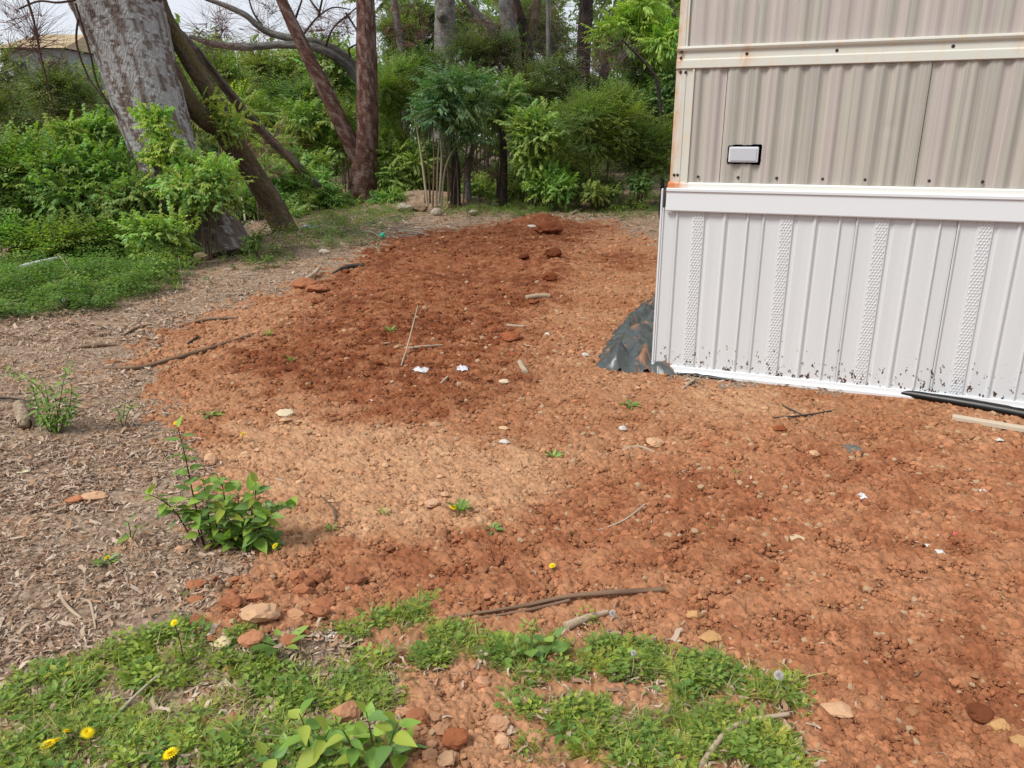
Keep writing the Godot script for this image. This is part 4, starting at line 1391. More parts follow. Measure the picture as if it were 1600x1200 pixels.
func sapling(called: String, label: String, foot: Array, stems: Array, leaf_px: float, per: int, mats: Array, stem_kind: String, shapes: Array, group: String = "") -> Node3D:
	var base := ground_at(foot[0], foot[1])
	var o := thing(called, label, "plant", base, group)
	var k := metre_per_pixel(base)
	for s in stems:
		var path := []
		var dz := rng.randf_range(-0.05, 0.05)
		for j in range(0, s.size(), 2):
			var t := float(j) / maxf(1.0, s.size() - 2)
			path.append(at(s[j], s[j + 1], -base.z + dz * t) - base)
		path[0].y = minf(path[0].y, -0.005)
		var stem := part("stem", tube_mesh(path, [0.0028, 0.0022, 0.0012], 5, 12, stem_kind), M.twig, o)
		var a := rng.randf() * TAU
		for j in per:
			var t := 0.22 + 0.78 * (j + 0.5) / per
			a += 2.4 + rng.randf_range(-0.4, 0.4)
			var out := Vector3(cos(a), rng.randf_range(-0.35, 0.55), sin(a))
			if j == per - 1:
				out = Vector3(cos(a) * 0.5, 0.9, sin(a) * 0.5)
			var size := leaf_px * k * rng.randf_range(0.65, 1.2) * (1.1 - 0.35 * t)
			put_leaf(stem, shapes[rng.randi() % shapes.size()], mats[rng.randi() % mats.size()], spline(path, t) + out.normalized() * 0.004, out, rng.randf_range(-0.5, 0.5), size)
	return o

func rosette(called: String, label: String, px: float, py: float, n: int, leaf_px: float, rise: float, mats: Array, shapes: Array, group: String = "") -> Node3D:
	var base := ground_at(px, py)
	var o := thing(called, label, "plant", base, group)
	var k := metre_per_pixel(base)
	for j in n:
		var a := TAU * j / n + rng.randf_range(-0.3, 0.3)
		put_leaf(o, shapes[rng.randi() % shapes.size()], mats[rng.randi() % mats.size()], Vector3(cos(a), 0, sin(a)) * 0.006 + Vector3(0, 0.004, 0), Vector3(cos(a), rise * rng.randf_range(0.5, 1.5), sin(a)), rng.randf_range(-0.3, 0.3), leaf_px * k * rng.randf_range(0.7, 1.2))
	return o

func near_plants() -> void:
	var oval := [leaf_mesh(1.0, 0.62, 0.25, 0.18, 0.38), leaf_mesh(1.0, 0.55, 0.35, 0.3, 0.36), leaf_mesh(1.0, 0.66, 0.15, 0.08, 0.4)]
	var slim := [leaf_mesh(1.0, 0.34, 0.3, 0.25, 0.45), leaf_mesh(1.0, 0.28, 0.35, 0.4, 0.5)]
	var spoon := [leaf_mesh(1.0, 0.36, 0.2, 0.25, 0.62), leaf_mesh(1.0, 0.3, 0.3, 0.35, 0.6)]
	var green := leaf_tints([Color(0.252, 0.408, 0.084), Color(0.324, 0.492, 0.102), Color(0.186, 0.324, 0.072), Color(0.408, 0.540, 0.108), Color(0.276, 0.420, 0.132)])
	var young := leaf_tints([Color(0.372, 0.564, 0.102), Color(0.468, 0.636, 0.114), Color(0.282, 0.468, 0.096), Color(0.528, 0.588, 0.102), Color(0.240, 0.408, 0.120)])
	var gold := leaf_tints([Color(0.57, 0.54, 0.07), Color(0.45, 0.48, 0.08)])
	var mix := green + [young[0], young[1], gold[1]]
	sapling("cherry_sapling", "leafy green sapling clump standing on the litter edge", [345, 852], [[318, 842, 300, 765, 290, 715, 278, 668], [305, 848, 278, 805, 258, 785, 232, 772], [330, 850, 325, 795, 318, 755], [352, 856, 352, 800, 348, 760, 340, 745], [368, 858, 372, 805, 372, 770], [382, 860, 392, 810, 396, 768], [392, 858, 412, 815, 428, 790, 455, 795], [372, 862, 352, 835, 330, 822], [390, 866, 402, 845, 420, 838], [360, 862, 375, 850, 392, 842], [400, 862, 398, 800, 400, 755], [340, 856, 350, 830, 372, 820], [384, 864, 385, 838, 408, 825], [318, 848, 305, 815, 296, 795], [360, 860, 362, 822, 350, 800], [378, 862, 380, 830, 378, 806], [345, 856, 338, 818, 352, 790], [392, 864, 405, 828, 422, 806], [372, 864, 366, 846, 356, 838], [408, 864, 414, 850, 428, 846]], 30, 17, mix, "maroon", oval)
	sapling("cherry_sapling", "two leaf sprout just left of the sapling clump", [205, 845], [[205, 846, 203, 828, 200, 815], [205, 846, 210, 832, 214, 826]], 26, 3, green, "green", slim)
	sapling("thin_shrub", "small feathery bush beside the cut log at the left", [85, 675], [[85, 676, 70, 620, 40, 590, 10, 582], [88, 676, 95, 620, 105, 570], [80, 676, 78, 640, 70, 600], [92, 676, 108, 640, 112, 605], [85, 678, 90, 650, 84, 612], [78, 676, 60, 640, 52, 610], [95, 676, 100, 650, 116, 632], [84, 678, 76, 660, 62, 650]], 17, 36, green, "", slim)
	sapling("thin_shrub", "wispy seedling right of the feathery bush", [192, 670], [[192, 672, 186, 645, 176, 630], [193, 672, 200, 645, 208, 632], [192, 672, 193, 650, 196, 628]], 12, 9, green, "", slim)
	# broadleaf shoots at the bottom of the picture
	var g := "broadleaf shoots in the near grass"
	sapling("leafy_shoot", "tall broadleaf shoots by the bare patch at the picture's bottom", [590, 1195], [[585, 1200, 580, 1150, 572, 1112], [600, 1200, 610, 1160, 622, 1128], [570, 1200, 550, 1165, 535, 1140], [610, 1205, 625, 1180, 640, 1165], [560, 1205, 545, 1185, 520, 1170]], 44, 8, young, "green", oval, g)
	sapling("leafy_shoot", "broadleaf shoots left of the tall ones by the bare patch", [490, 1195], [[490, 1200, 480, 1150, 468, 1115], [500, 1200, 505, 1160, 515, 1140], [480, 1205, 455, 1180, 440, 1165], [505, 1205, 520, 1190, 538, 1185], [470, 1205, 440, 1195, 415, 1180]], 42, 7, young, "green", oval, g)
	sapling("leafy_shoot", "young broadleaf shoot beside the pale stick", [835, 1035], [[835, 1038, 830, 1012, 832, 990], [840, 1038, 860, 1015, 868, 995], [832, 1038, 805, 1030, 785, 1022], [845, 1038, 868, 1030, 872, 1040]], 34, 5, green, "green", oval, g)
	sapling("leafy_shoot", "single upright pale leaf shoot in the near grass", [478, 1110], [[478, 1112, 474, 1098, 470, 1092]], 50, 1, young, "green", spoon, g)
	sapling("leafy_shoot", "small shoot at the picture's bottom left of the dandelion", [380, 1190], [[380, 1195, 370, 1175, 360, 1160], [384, 1195, 400, 1175, 408, 1165]], 30, 5, green, "green", oval, g)
	# flat rosettes
	g = "flat rosettes in the near grass"
	for q in [[440, 1015, 9, 46, 0.75, "large grey green rosette below the clay heap"], [410, 1045, 7, 34, 0.4, "rosette left of the large grey green one"], [880, 1150, 6, 34, 0.5, "rosette at the edge of the bare patch"], [1010, 1070, 7, 30, 0.4, "rosette among the near grass by the broadleaf shoot"], [60, 1130, 8, 38, 0.4, "rosette under the pair of dandelions"], [200, 1160, 8, 36, 0.4, "rosette at the foot of the grey straw"], [265, 1195, 8, 36, 0.45, "rosette under the lowest dandelion"], [1140, 1060, 8, 30, 0.5, "rosette at the top edge of the near grass"], [1180, 1180, 7, 34, 0.5, "rosette beside the curved tan stick"], [325, 1130, 7, 34, 0.35, "rosette between the grey straw and the shoots"]]:
		rosette("rosette_plant", q[5], q[0], q[1], q[2], q[3], q[4], green, spoon, g)
	for q in [[720, 800, 11, 22, 1.2, "weed tuft with a dandelion in the tan soil"], [165, 880, 12, 22, 0.5, "weed rosette under the dandelion on the litter"], [600, 805, 6, 13, 1.0, "tiny weed alone in the tan soil"], [518, 830, 7, 16, 1.0, "small grey weed right of the sapling clump"], [420, 525, 7, 14, 1.4, "tiny weed at the edge of the dark red soil"], [865, 715, 8, 16, 1.0, "dry little weed in the middle of the yard"], [985, 635, 9, 20, 0.5, "flat dry weed near the plastic sheet"], [330, 650, 10, 20, 0.5, "low grey weed mat at the litter edge"], [610, 520, 6, 14, 1.2, "pale weed sprig in the dark red soil"], [455, 565, 5, 12, 1.5, "tiny upright weed in the red soil"], [770, 830, 8, 18, 0.6, "trailing weed beside the dandelion tuft"], [1150, 740, 5, 10, 1.0, "tiny weed below the mobile home"], [1105, 825, 5, 10, 0.8, "tiny green seedling in the lower red soil"]]:
		rosette("weed", q[5], q[0], q[1], q[2], q[3], q[4], green, slim, "small weeds in the bare soil")

func dandelions() -> void:
	var b := MB.new()
	for layer in 4:
		var n := 22 - layer * 4
		for k in n:
			var a := TAU * k / n + layer * 0.13
			var rise := 0.12 + layer * 0.3
			var d := Vector3(cos(a), rise, sin(a)).normalized()
			var up := (Vector3.UP - d * d.y).normalized()
			var c := Color(0.86, 0.66, 0.012) if layer < 3 else Color(0.84, 0.58, 0.01)
			b.leaf(Vector3(0, layer * 0.06, 0), d, up, 1.0 - layer * 0.2, 0.2, 0.0, 0.1, c)
	var head := b.mesh(false)
	b = MB.new()
	for k in 90:
		var y := 1.0 - 2.0 * (k + 0.5) / 90.0
		var a := k * 2.39996
		var d := Vector3(cos(a) * sqrt(1 - y * y), y, sin(a) * sqrt(1 - y * y))
		var side := d.cross(Vector3(0.3, 0.8, 0.5)).normalized()
		b.tri(Vector3.ZERO, d + side * 0.1, d - side * 0.1, Color(0.6, 0.58, 0.55))
		b.tri(Vector3.ZERO, d + d.cross(side) * 0.1, d - d.cross(side) * 0.1, Color(0.65, 0.63, 0.6))
	var clock := b.mesh(false)
	# flower x, y, size in pixels, foot x, y
	var list := [[76, 1163, 27, 80, 1185, "lower dandelion of the touching pair in the corner"], [88, 1158, 20, 92, 1188, "dandelion partly behind the lower corner one"], [104, 1143, 17, 108, 1170, "smaller dandelion above the touching pair"], [137, 1145, 24, 142, 1172, "dandelion right of the touching pair in the corner"], [268, 1188, 30, 270, 1200, "half open dandelion at the picture's bottom edge"], [272, 973, 14, 287, 1035, "dandelion on a bare reddish stem by the clay heap"], [168, 872, 16, 170, 884, "dandelion alone on the leaf litter"], [430, 853, 13, 436, 872, "dandelion at the right foot of the sapling clump"], [380, 679, 14, 374, 694, "dandelion in the tan soil behind the sapling clump"], [708, 793, 14, 714, 806, "dandelion in the weed tuft on the tan soil"], [863, 884, 13, 864, 896, "dandelion alone in the lower red soil"], [692, 392, 8, 692, 396, "far dandelion in the dark red soil"], [275, 661, 9, 278, 668, "small yellow bud at the top of the sapling clump"]]
	for q in list:
		var foot := ground_at(q[3], q[4])
		var o := thing("dandelion", q[5], "flower", foot, "dandelions")
		var k := metre_per_pixel(foot)
		var tip := at(q[0], q[1], -foot.z + 0.01) - foot
		tip.y = maxf(tip.y, 0.03 if q[1] > 1100 else 0.012)
		part("stem", tube_mesh([Vector3(0, -0.004, 0), tip * 0.5 + Vector3(0.004, 0.004, 0), tip], [0.0018, 0.0015, 0.0015], 5, 8, "maroon" if q[0] == 272 else "green"), M.twig, o)
		part("flower_head", head, M.petal, o, Transform3D(Basis.from_euler(Vector3(rng.randf_range(0.2, 0.7), rng.randf() * TAU, rng.randf_range(-0.3, 0.3))).scaled(Vector3.ONE * q[2] * 0.5 * k), tip))
	for q in [[1217, 1055, 15, 1210, 1085, "white dandelion seed head at the near grass edge"], [957, 958, 10, 975, 985, "closed white seed head at the end of the pale stick"], [990, 1020, 9, 985, 1060, "faint seed head on a bare stalk in the near grass"]]:
		var foot := ground_at(q[3], q[4])
		var o := thing("dandelion", q[5], "flower", foot, "dandelions")
		var k := metre_per_pixel(foot)
		var tip := at(q[0], q[1], -foot.z) - foot
		part("stem", tube_mesh([Vector3(0, -0.004, 0), tip * 0.5 + Vector3(0.004, 0, 0), tip], [0.0016, 0.0013], 5, 8, "straw"), M.twig, o)
		part("seed_head", clock, M.petal, o, Transform3D(Basis().scaled(Vector3.ONE * q[2] * 0.5 * k), tip))

# ------------------------------------------------------------------ sticks, stones and rubbish
func sticks() -> void:
	var g := "sticks and roots on the ground"
	var list := [
		["branch", "long brown branch lying along the top of the near grass", "tan", [4, 6, 8, 9], [[700, 967], [800, 956, 0.01], [900, 939, 0.015], [1038, 927, 0.01]]],
		["branch", "second fork of the long branch by the near grass", "tan", [3, 6, 6], [[740, 969], [820, 959, 0.006], [890, 944, 0.01]]],
		["stick", "thick pale stick pointing into the near grass", "pale", [15, 13, 8], [[884, 984, 0.006], [915, 972, 0.008], [950, 961, 0.006]]],
		["stick", "curved tan stick at the picture's bottom edge", "pale", [11, 10, 8], [[1092, 1206, 0.005], [1130, 1158, 0.015], [1170, 1135, 0.012], [1232, 1120, 0.004]]],
		["straw", "straight grey straw lying across the near grass", "straw", [5, 5, 4], [[165, 1145, 0.01], [210, 1103, 0.02], [256, 1058, 0.015]]],
		["root", "pale crooked root on the leaf litter", "pale", [4, 6, 6, 5], [[92, 905], [96, 935, 0.006], [108, 955, 0.01], [128, 968]]],
		["root", "pale root crossing the crooked one on the litter", "pale", [4, 5, 3], [[130, 945, 0.006], [142, 948, 0.01], [150, 985, 0.003]]],
		["branch", "long dark curved branch between litter and red soil", "tan", [5, 7, 7, 6, 4], [[162, 576], [215, 578, 0.01], [280, 562, 0.012], [335, 545, 0.01], [400, 522]]],
		["stick", "short brown stick left of the long curved branch", "tan", [5, 6, 4], [[112, 545], [150, 543, 0.01], [182, 540]]],
		["stick", "thin stick slanting up the litter slope", "", [4, 4, 3], [[188, 528], [215, 515, 0.01], [240, 508]]],
		["branch", "thin branch along the top of the tan soil", "", [4, 5, 4], [[280, 512], [325, 502, 0.008], [372, 498]]],
		["stick", "thin dark stick in the shade of the litter edge", "dark", [4, 4], [[288, 542], [310, 528, 0.008]]],
		["stick", "pale stick lying on the edge of the dark red soil", "pale", [8, 9, 8], [[822, 468, 0.01], [840, 466, 0.015], [860, 465, 0.01]]],
		["stick", "short pale stick below the one on the dark soil edge", "pale", [5, 5], [[792, 510, 0.005], [820, 513, 0.008]]],
		["stalk", "thin pale stalk standing out of the dark red soil", "straw", [2, 2.2, 1.4], [[627, 572], [640, 545, 0.06], [654, 506, 0.14]]],
		["stick", "pale twig beside the thin stalk in the red soil", "pale", [4, 5, 3], [[632, 546, 0.004], [660, 545, 0.01], [692, 540]]],
		["root", "pale bent root at the upper edge of the red soil", "pale", [9, 8, 5], [[472, 443, 0.01], [490, 436, 0.04], [500, 426, 0.05]]],
		["branch", "dark branch along the upper edge of the red soil", "dark", [4, 8, 9], [[520, 428], [542, 420, 0.015], [568, 417, 0.01]]],
		["stalk", "thin tan stalk across the lower red soil", "straw", [2, 3, 3], [[930, 832], [975, 818, 0.01], [1008, 796, 0.02]]],
		["stick", "thin dark twig below the mobile home", "dark", [2, 3, 2], [[1208, 655, 0.004], [1255, 653, 0.01], [1310, 641]]],
		["stick", "second dark twig crossing below the mobile home", "dark", [2, 3, 2], [[1222, 634], [1240, 646, 0.01], [1268, 655]]],
		["branch", "dark thin branch reaching in from the frame's left", "dark", [4, 4, 3], [[-20, 625, 0.01], [20, 628, 0.015], [48, 634, 0.02]]],
		["stick", "short pale twig by the plastic sheet", "pale", [4, 4], [[1066, 610, 0.004], [1086, 595, 0.01]]],
		["stick", "pale stick beside the tan stone", "pale", [4, 5, 3], [[972, 705], [1000, 702, 0.008], [1042, 718]]],
		["root", "curly root at the top of the tan soil", "", [2, 3, 3], [[500, 775], [522, 800, 0.01], [524, 815]]],
		["stick", "pale stick half sunk left of the plastic sheet", "pale", [10, 9], [[812, 568, 0.004], [822, 585, 0.008]]],
		["stick", "thin pale stick in front of the white scrap", "pale", [4, 4], [[688, 602, 0.004], [700, 592, 0.01]]],
		["stalk", "pale stalk leaning beside the pale trunk's foot", "straw", [3, 3, 2], [[350, 392], [370, 350, 0.3], [405, 305, 0.62]]],
		["stalk", "pale stalk standing before the pale trunk's foot", "straw", [4, 3, 2], [[390, 402], [384, 360, 0.3], [376, 322, 0.6]]],
		["stalk", "bare stalk at the foot of the lime sapling", "straw", [1, 1.6, 1], [[286, 448], [282, 425, 0.12], [276, 408, 0.2]]],
		["stick", "dark twig on the vine mound", "dark", [3, 3], [[66, 485, 0.03], [86, 470, 0.05]]],
		["stalk", "dry stalk across the vine mound", "straw", [1, 1.5, 1], [[95, 428, 0.2], [112, 445, 0.15], [132, 473, 0.04]]],
		["stick", "leaning dead stick under the light green shrub", "straw", [3, 3, 2], [[862, 328], [852, 312, 0.25], [846, 300, 0.4]]],
		["stick", "pale twig at the edge of the litter by the home", "pale", [4, 4], [[893, 336, 0.02], [908, 330, 0.04]]],
		["stick", "dead pale branch lying by the canes", "pale", [5, 5, 3], [[692, 332, 0.02], [700, 326, 0.1], [702, 318, 0.2]]]]
	for q in list:
		var path := on_ground(q[4], 0.004)
		var r := []
		for k in q[3].size():
			r.append(q[3][k] * 0.5 * metre_per_pixel(path[mini(k, path.size() - 1)]))
		single(q[0], tube_mesh(path, r, 7, 26, q[2], 0.12), M.twig, q[1], q[0], Transform3D(), g)
	# heaps of twigs beyond the verge
	for k in 26:
		var px := rng.randf_range(480, 660)
		var py := rng.randf_range(345, 372)
		var p := ground_at(px, py)
		var d := Vector3(rng.randf_range(-1, 1), 0, rng.randf_range(-1, 1)).normalized() * rng.randf_range(0.15, 0.4)
		single("brush_twig", tube_mesh([p - d + Vector3(0, 0.02, 0), p + Vector3(0, rng.randf_range(0.03, 0.09), 0), p + d + Vector3(0, 0.02, 0)], [0.006, 0.009, 0.005], 5, 8, "straw" if k % 2 else "grey"), M.twig, "dry grey twig in the loose brush pile behind the red soil", "twig", Transform3D(), "twigs of the brush pile")
	# a sawn piece of wood
	var a := ground_at(32, 642) + Vector3(0, 0.03, 0)
	var e := ground_at(41, 672) + Vector3(0, 0.03, 0)
	var b := MB.new()
	var r0 := 9.0 * metre_per_pixel(a)
	tube(b, [a, (a + e) * 0.5, e], [r0, r0, r0], 18, 16, "pale", 0.05)
	single("cut_log", b.mesh(), M.bark, "short sawn log lying beside the feathery bush", "log")
	# white hose behind the vine mound
	var hose := [-30, 440, 7.35, 5, 431, 7.4, 32, 418, 7.6, 62, 410, 7.8, 95, 402, 8.1]
	var m := tube_mesh(pixel_path(hose), pixel_radii(hose, [8, 8, 8, 7, 5]), 10, 30, "white")
	single("white_hose", m, paint(Color(1, 1, 1), 0.5), "white hose lying along the top of the vine mound", "hose")

func stone(label: String, px: float, py: float, size: float, c: Color, flat: float, sunk: float, group: String, called: String = "stone", turn: float = -1.0) -> void:
	var p := ground_at(px, py)
	var r := size * 0.5 * metre_per_pixel(p)
	var big: bool = size > 20
	var shapes: Array = S.rock if big else S.clod
	c = Color(minf(c.r * 1.35, 0.72), minf(c.g * 1.35, 0.66), minf(c.b * 1.35, 0.6))
	var key := c.to_html()
	if not M.has(key):
		var m: StandardMaterial3D = M.clod.duplicate()
		m.albedo_color = c.linear_to_srgb()
		M[key] = m
	var ang := turn if turn >= 0.0 else rng.randf() * TAU
	single(called, shapes[rng.randi() % shapes.size()], M[key], label, called, Transform3D(Basis.from_euler(Vector3(rng.randf_range(-0.3, 0.3), ang, rng.randf_range(-0.3, 0.3))).scaled(Vector3(r, r * flat, r * 0.85)), p + Vector3(0, r * flat * (1.0 - sunk), 0)), group)

func stones() -> void:
	var tan := Color(0.50, 0.30, 0.175)
	var red := Color(0.30, 0.12, 0.06)
	var white := Color(0.66, 0.58, 0.48)
	var grey := Color(0.35, 0.29, 0.23)
	var orange := Color(0.44, 0.25, 0.11)
	var g := "stones lying in the yard"
	for q in [["large tan stone in the clay heap at the near edge", 415, 968, 56, tan, 0.7], ["angular red lump under the large tan stone", 394, 1003, 36, Color(0.38, 0.17, 0.09), 0.75], ["rounded red lump left of the large tan stone", 362, 948, 36, red, 0.75], ["small pale stone at the large tan stone's left", 390, 970, 22, Color(0.5, 0.36, 0.22), 0.6], ["red lump above the large tan stone", 398, 938, 26, Color(0.34, 0.14, 0.07), 0.7], ["long tan stone right of the large one", 462, 966, 30, Color(0.42, 0.22, 0.12), 0.5], ["reddish block at the right of the clay heap", 500, 962, 30, red, 0.7], ["tilted red block behind the reddish block", 505, 945, 28, red, 0.5], ["pale crumbly lump at the heap's lower left", 350, 1008, 24, Color(0.58, 0.42, 0.26), 0.8], ["red lump by the grass below the heap", 450, 1005, 28, red, 0.7], ["red clod by the near grass edge", 360, 1050, 20, red, 0.7],
		["white rounded pebble below the plastic sheet", 973, 675, 14, white, 1.1], ["flat tan stone right of the white pebble", 1023, 697, 26, tan, 0.6], ["pale upright stone in the middle of the yard", 789, 696, 17, white, 0.9], ["pinkish stone in the pale tan soil", 676, 790, 22, Color(0.48, 0.28, 0.18), 0.7], ["flat tan slab near the grass corner", 1308, 1112, 42, tan, 0.35], ["orange round stone at the lower right corner", 1562, 1143, 30, orange, 0.8], ["second orange stone in the lower right corner", 1590, 1165, 30, orange, 0.8], ["dark red hollow clod near the lower right corner", 1530, 1120, 44, Color(0.14, 0.045, 0.02), 0.6], ["pale flat stone right of the yard's middle", 1243, 843, 24, Color(0.5, 0.38, 0.24), 0.4], ["red clod below the mobile home's skirting", 1218, 674, 20, Color(0.24, 0.075, 0.03), 0.8], ["tan pebble under the red clod by the skirting", 1272, 712, 18, tan, 0.7], ["yellow tan stone at the near grass tip", 1085, 966, 22, orange, 0.8], ["flat tan stone behind the near grass tip", 1112, 1000, 34, orange, 0.4], ["flat tan stone on the litter left of the sapling", 150, 780, 34, tan, 0.45], ["red stone beside the flat tan one on the litter", 120, 784, 26, Color(0.4, 0.16, 0.08), 0.5], ["pale chip at the litter edge", 38, 738, 18, Color(0.6, 0.5, 0.3), 0.3], ["pale slab in the tan soil behind the dandelion", 443, 649, 26, Color(0.58, 0.44, 0.3), 0.5], ["second slab below the pale one", 446, 659, 20, tan, 0.5], ["tan block behind the sapling clump", 330, 724, 22, tan, 1.0], ["pink stone in the near grass", 815, 1102, 24, Color(0.52, 0.3, 0.19), 0.8], ["red pebble in the near grass below the heap", 570, 1016, 17, Color(0.45, 0.2, 0.11), 0.9], ["pink pebble under the sapling clump", 284, 862, 20, Color(0.5, 0.28, 0.18), 0.7], ["red lump in the bare patch", 655, 1130, 34, red, 0.8], ["second red lump in the bare patch", 710, 1160, 38, Color(0.26, 0.09, 0.04), 0.8], ["tan lump at the right of the bare patch", 780, 1140, 34, Color(0.42, 0.23, 0.13), 0.7], ["small tan lump beside the bare patch lump", 785, 1162, 26, tan, 0.8], ["crumbly clay lump left of the bare patch", 545, 1125, 44, Color(0.4, 0.2, 0.11), 0.8], ["tan clod in the near grass", 700, 1190, 30, tan, 0.7],
		["big red clod at the upper left of the dug soil", 474, 449, 34, red, 0.55], ["second red clod at the upper left of the dug soil", 500, 456, 34, Color(0.33, 0.13, 0.065), 0.55], ["dark clod on the ridge of the dug soil", 865, 402, 28, Color(0.13, 0.04, 0.018), 0.7], ["dark clod lower on the ridge of the dug soil", 858, 438, 24, Color(0.17, 0.05, 0.02), 0.7], ["heap of dark clay at the far end of the dug soil", 852, 350, 44, Color(0.2, 0.065, 0.03), 0.55], ["red boulder of clay by the path beside the home", 798, 531, 34, Color(0.27, 0.09, 0.04), 0.5], ["dark clod in the middle of the dug soil", 820, 405, 18, Color(0.1, 0.03, 0.014), 0.7], ["pale stone at the far end of the dug soil", 832, 356, 16, white, 0.4], ["white stone on the path beside the home", 855, 525, 9, white, 0.9], ["pale stone left of the plastic sheet", 915, 558, 12, white, 0.9], ["white pebble right of the white scraps", 786, 600, 16, Color(0.55, 0.42, 0.3), 0.7],
		["grey boulder beside the canes", 682, 337, 20, grey, 0.8], ["second grey boulder under the shrubs", 740, 337, 16, grey, 0.8], ["grey boulder with a dark hollow by the canes", 630, 331, 24, grey, 0.8], ["brown stone beside the hollow boulder", 655, 330, 26, Color(0.2, 0.13, 0.09), 0.5], ["white rock at the foot of the vine mound", 104, 478, 24, Color(0.62, 0.58, 0.52), 0.6], ["brown stone at the pale trunk's foot", 316, 407, 22, Color(0.3, 0.22, 0.15), 0.7], ["red stone in the vines by the lime sapling", 232, 398, 14, Color(0.34, 0.13, 0.08), 0.9], ["pale rock chip in the brush pile", 508, 396, 18, Color(0.5, 0.42, 0.34), 0.5]]:
		stone(q[0], q[1], q[2], q[3], q[4], q[5], 0.3, g)
	# loose clods one can count, largest first; the finer crumbs are the soil itself
	var spots := [[300, 560, 900, 1010, 30, 12, 30, red, "loose reddish clay clod in the heap by the near grass"], [560, 960, 860, 960, 16, 9, 20, Color(0.34, 0.15, 0.08), "loose red clod above the near grass"], [320, 900, 650, 850, 26, 8, 18, tan, "loose tan clod in the pale middle soil"], [480, 860, 370, 620, 24, 7, 16, Color(0.24, 0.08, 0.035), "loose dark clod in the upper dug soil"], [1000, 1590, 690, 1000, 30, 8, 19, Color(0.29, 0.11, 0.05), "loose red clod in the lower right soil"], [1250, 1600, 1000, 1195, 24, 9, 24, Color(0.36, 0.17, 0.085), "loose clod in the bottom right corner soil"], [610, 850, 1060, 1195, 20, 9, 26, Color(0.42, 0.22, 0.125), "loose clod in the bare patch in the grass"], [860, 1300, 600, 700, 12, 6, 13, tan, "loose tan pebble on the path below the skirting"]]
	for s in spots:
		for k in s[4]:
			var f := rng.randf_range(0.75, 1.2)
			var step: float = [0.8, 0.95, 1.12][rng.randi() % 3]
			var c: Color = s[7]
			stone(s[8], rng.randf_range(s[0], s[1]), rng.randf_range(s[2], s[3]), lerpf(s[5], s[6], pow(rng.randf(), 1.6)), Color(c.r * step, c.g * step, c.b * step), f * 0.8, 0.35, s[8] + "s", "clod")

func scrap(called: String, label: String, px: float, py: float, w: float, h: float, c: Color) -> void:
	var p := ground_at(px, py)
	var k := metre_per_pixel(p)
	var b := MB.new()
	var n := 8
	var off := rng.randf() * 100.0
	for r in n + 1:
		for q in n + 1:
			var u := float(q) / n - 0.5
			var v := float(r) / n - 0.5
			var e := 1.0 + 0.3 * nb.get_noise_2d(u * 2.5 + off, v * 2.5)
			b.vert(Vector3(u * w * k * e, 0.004 + h * k * (0.5 + 0.9 * nb.get_noise_2d(u * 14.0 + off, v * 14.0)) * (1.0 - 1.6 * maxf(absf(u), absf(v))), v * w * k * e), Vector3.UP, c)
	for r in n:
		for q in n:
			var a := r * (n + 1) + q
			for j in [a, a + 1, a + n + 2, a, a + n + 2, a + n + 1]:
				b.i.append(j)
	renormal(b)
	single(called, b.mesh(), M.plastic, label, "litter", Transform3D(Basis(), p), "scraps of rubbish")

func rubbish() -> void:
	scrap("plastic_scrap", "crumpled white scrap at the lower edge of the dark soil", 657, 580, 24, 10, Color(0.56, 0.55, 0.56))
	scrap("plastic_scrap", "white scrap right of the crumpled one", 722, 578, 17, 12, Color(0.56, 0.55, 0.6))
	scrap("plastic_scrap", "small white scrap in the lower right soil", 1347, 779, 14, 12, Color(0.6, 0.6, 0.62))
	scrap("plastic_scrap", "tiny white scrap below the one in the right soil", 1464, 840, 8, 6, Color(0.58, 0.56, 0.53))
	scrap("plastic_scrap", "white crumb in the cluster of white bits", 1450, 854, 8, 5, Color(0.58, 0.56, 0.53))
	scrap("plastic_scrap", "larger white bit in the cluster in the right soil", 1468, 864, 12, 6, Color(0.58, 0.56, 0.53))
	scrap("plastic_scrap", "red scrap beside the white bits in the right soil", 1493, 836, 12, 5, Color(0.55, 0.1, 0.08))
	scrap("plastic_scrap", "pale blue scrap near the picture's right edge", 1535, 769, 10, 6, Color(0.6, 0.66, 0.75))
	scrap("plastic_scrap", "dark rag below the skirting on the right", 1332, 703, 26, 12, Color(0.12, 0.12, 0.10))
	scrap("plastic_scrap", "blue grey plastic at the far verge", 482, 356, 26, 8, Color(0.22, 0.28, 0.33))
	scrap("plastic_scrap", "white scrap at the edge of the near grass by the heap", 518, 995, 16, 6, Color(0.7, 0.66, 0.6))
	scrap("paper_scrap", "pale flat scrap on the path under the batten", 1560, 688, 12, 4, Color(0.6, 0.58, 0.55))
	var p := ground_at(597, 373)
	single("plastic_ball", S.rock[0], paint(Color(0.03, 0.42, 0.24), 0.4), "small green plastic ball in the brush behind the dug soil", "ball", Transform3D(Basis().scaled(Vector3.ONE * 0.045), p + Vector3(0, 0.04, 0)))

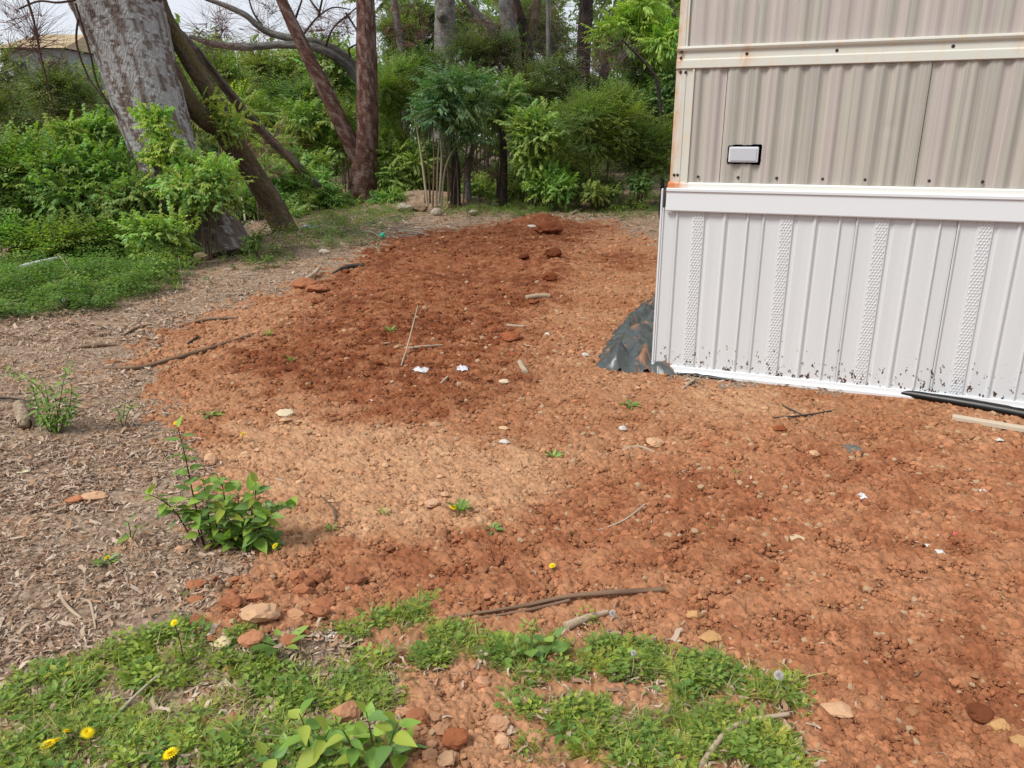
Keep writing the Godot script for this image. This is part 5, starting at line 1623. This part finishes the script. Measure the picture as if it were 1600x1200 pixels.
# ------------------------------------------------------------------ all of it
func _ready() -> void:
	var cam := Camera3D.new()
	cam.name = "camera"
	cam.fov = rad_to_deg(2.0 * atan(600.0 / LENS))
	cam.position = EYE
	cam.rotation_degrees.x = -PITCH
	cam.near = 0.05
	cam.far = 900.0
	add_child(cam)
	cam.current = true
	var env := Environment.new()
	var sky := Sky.new()
	var air := ProceduralSkyMaterial.new()
	air.sky_top_color = Color(0.775, 0.805, 0.85)
	air.sky_horizon_color = Color(0.815, 0.83, 0.855)
	air.ground_bottom_color = Color(0.35, 0.3, 0.26)
	air.ground_horizon_color = Color(0.6, 0.6, 0.58)
	air.sky_curve = 0.2
	sky.sky_material = air
	env.background_mode = Environment.BG_SKY
	env.sky = sky
	env.tonemap_mode = Environment.TONE_MAPPER_LINEAR
	env.tonemap_exposure = 1.34
	env.sdfgi_enabled = true
	env.ssao_enabled = true
	env.ssil_enabled = true
	var we := WorldEnvironment.new()
	we.name = "world"
	we.environment = env
	add_child(we)
	var sun := DirectionalLight3D.new()
	sun.name = "sun"
	sun.light_energy = 0.85
	sun.light_angular_distance = 20.0
	sun.light_color = Color(1.0, 0.985, 0.955)
	sun.shadow_enabled = true
	sun.sky_mode = DirectionalLight3D.SKY_MODE_LIGHT_ONLY
	sun.rotation_degrees = Vector3(-51, -58, 0)
	add_child(sun)

	rng.seed = 20240417
	na.seed = 3
	na.frequency = 1.0
	na.fractal_octaves = 3
	nb.seed = 17
	nb.frequency = 1.0
	nb.fractal_octaves = 3
	nc.seed = 41
	nc.frequency = 1.0
	nc.fractal_octaves = 2
	materials()
	zones()
	for kind in ["broad", "maple", "fine", "twiggy", "blade", "feather", "round", "creeper"]:
		S[kind] = [sprig(kind, 5), sprig(kind, 8)]
	S.flake = []
	for k in 6:
		S.flake.append(sprig("flake", k + 1))
	S.clod = [lump(2, 1.0, 0.8, 0.55), lump(2, 9.0, 0.75, 0.6), lump(2, 17.0, 0.9, 0.5), lump(2, 27.0, 0.7, 0.6)]
	S.rock = [lump(6, 3.0, 0.85, 0.62), lump(6, 12.0, 0.75, 0.7), lump(6, 33.0, 0.9, 0.66), lump(6, 51.0, 0.8, 0.7)]
	make_ground()
	mobile_home()
	big_trees()
	thicket()
	far_house()
	strewn("soil_crumbs", S.clod.slice(0, 3), M.clod, [[1.25, 2.4, 90000, 0.0018, 0.014], [2.4, 4.6, 80000, 0.003, 0.02], [4.6, 9.0, 45000, 0.005, 0.028], [9.0, 17.0, 18000, 0.009, 0.045]], "crumb")
	strewn("leaf_litter", S.flake, M.litter, [[1.25, 2.6, 75000, 0.5, 1.5], [2.6, 5.0, 85000, 0.6, 1.6], [5.0, 10.0, 60000, 0.9, 2.2], [10.0, 22.0, 30000, 1.6, 3.2]], "flake")
	var fresh := [Color(0.34, 0.44, 0.08), Color(0.46, 0.53, 0.10), Color(0.24, 0.35, 0.07), Color(0.55, 0.55, 0.17)]
	sward("grass", "feathery bright weeds in the near grass", "feather", lawn, -1.9, 0.9, -2.1, -1.15, 8000, 0.85, fresh, 0.16)
	sward("grass", "thin grass blades in the near grass", "blade", lawn, -1.9, 0.9, -2.1, -1.15, 6000, 0.8, fresh + [Color(0.5, 0.45, 0.26)], 0.12)
	sward("grass", "small round leaved weeds in the near grass", "round", lawn, -1.9, 0.9, -2.1, -1.15, 7000, 0.9, [Color(0.20, 0.32, 0.07), Color(0.29, 0.40, 0.085), Color(0.38, 0.47, 0.09)], 0.16)
	sward("vine_cover", "dense green vines covering the mound at the left", "creeper", vines, -8.5, -2.5, -9.5, -5.6, 15000, 0.62, [Color(0.18, 0.30, 0.07), Color(0.22, 0.35, 0.075), Color(0.15, 0.26, 0.065), Color(0.24, 0.36, 0.08)], -0.26, 0.12)
	sward("verge_weeds", "green weeds along the edge of the wood", "creeper", verge, -6.5, 4.5, -19.0, -8.0, 6500, 0.8, [Color(0.15, 0.24, 0.055), Color(0.22, 0.30, 0.07)], -0.12, 0.1)
	sward("verge_grass", "grass blades along the edge of the wood", "blade", verge, -6.5, 4.5, -19.0, -8.0, 2600, 2.4, [Color(0.12, 0.18, 0.045), Color(0.19, 0.24, 0.07)], -0.1)
	near_plants()
	dandelions()
	by_the_wall()
	sticks()
	stones()
	rubbish()
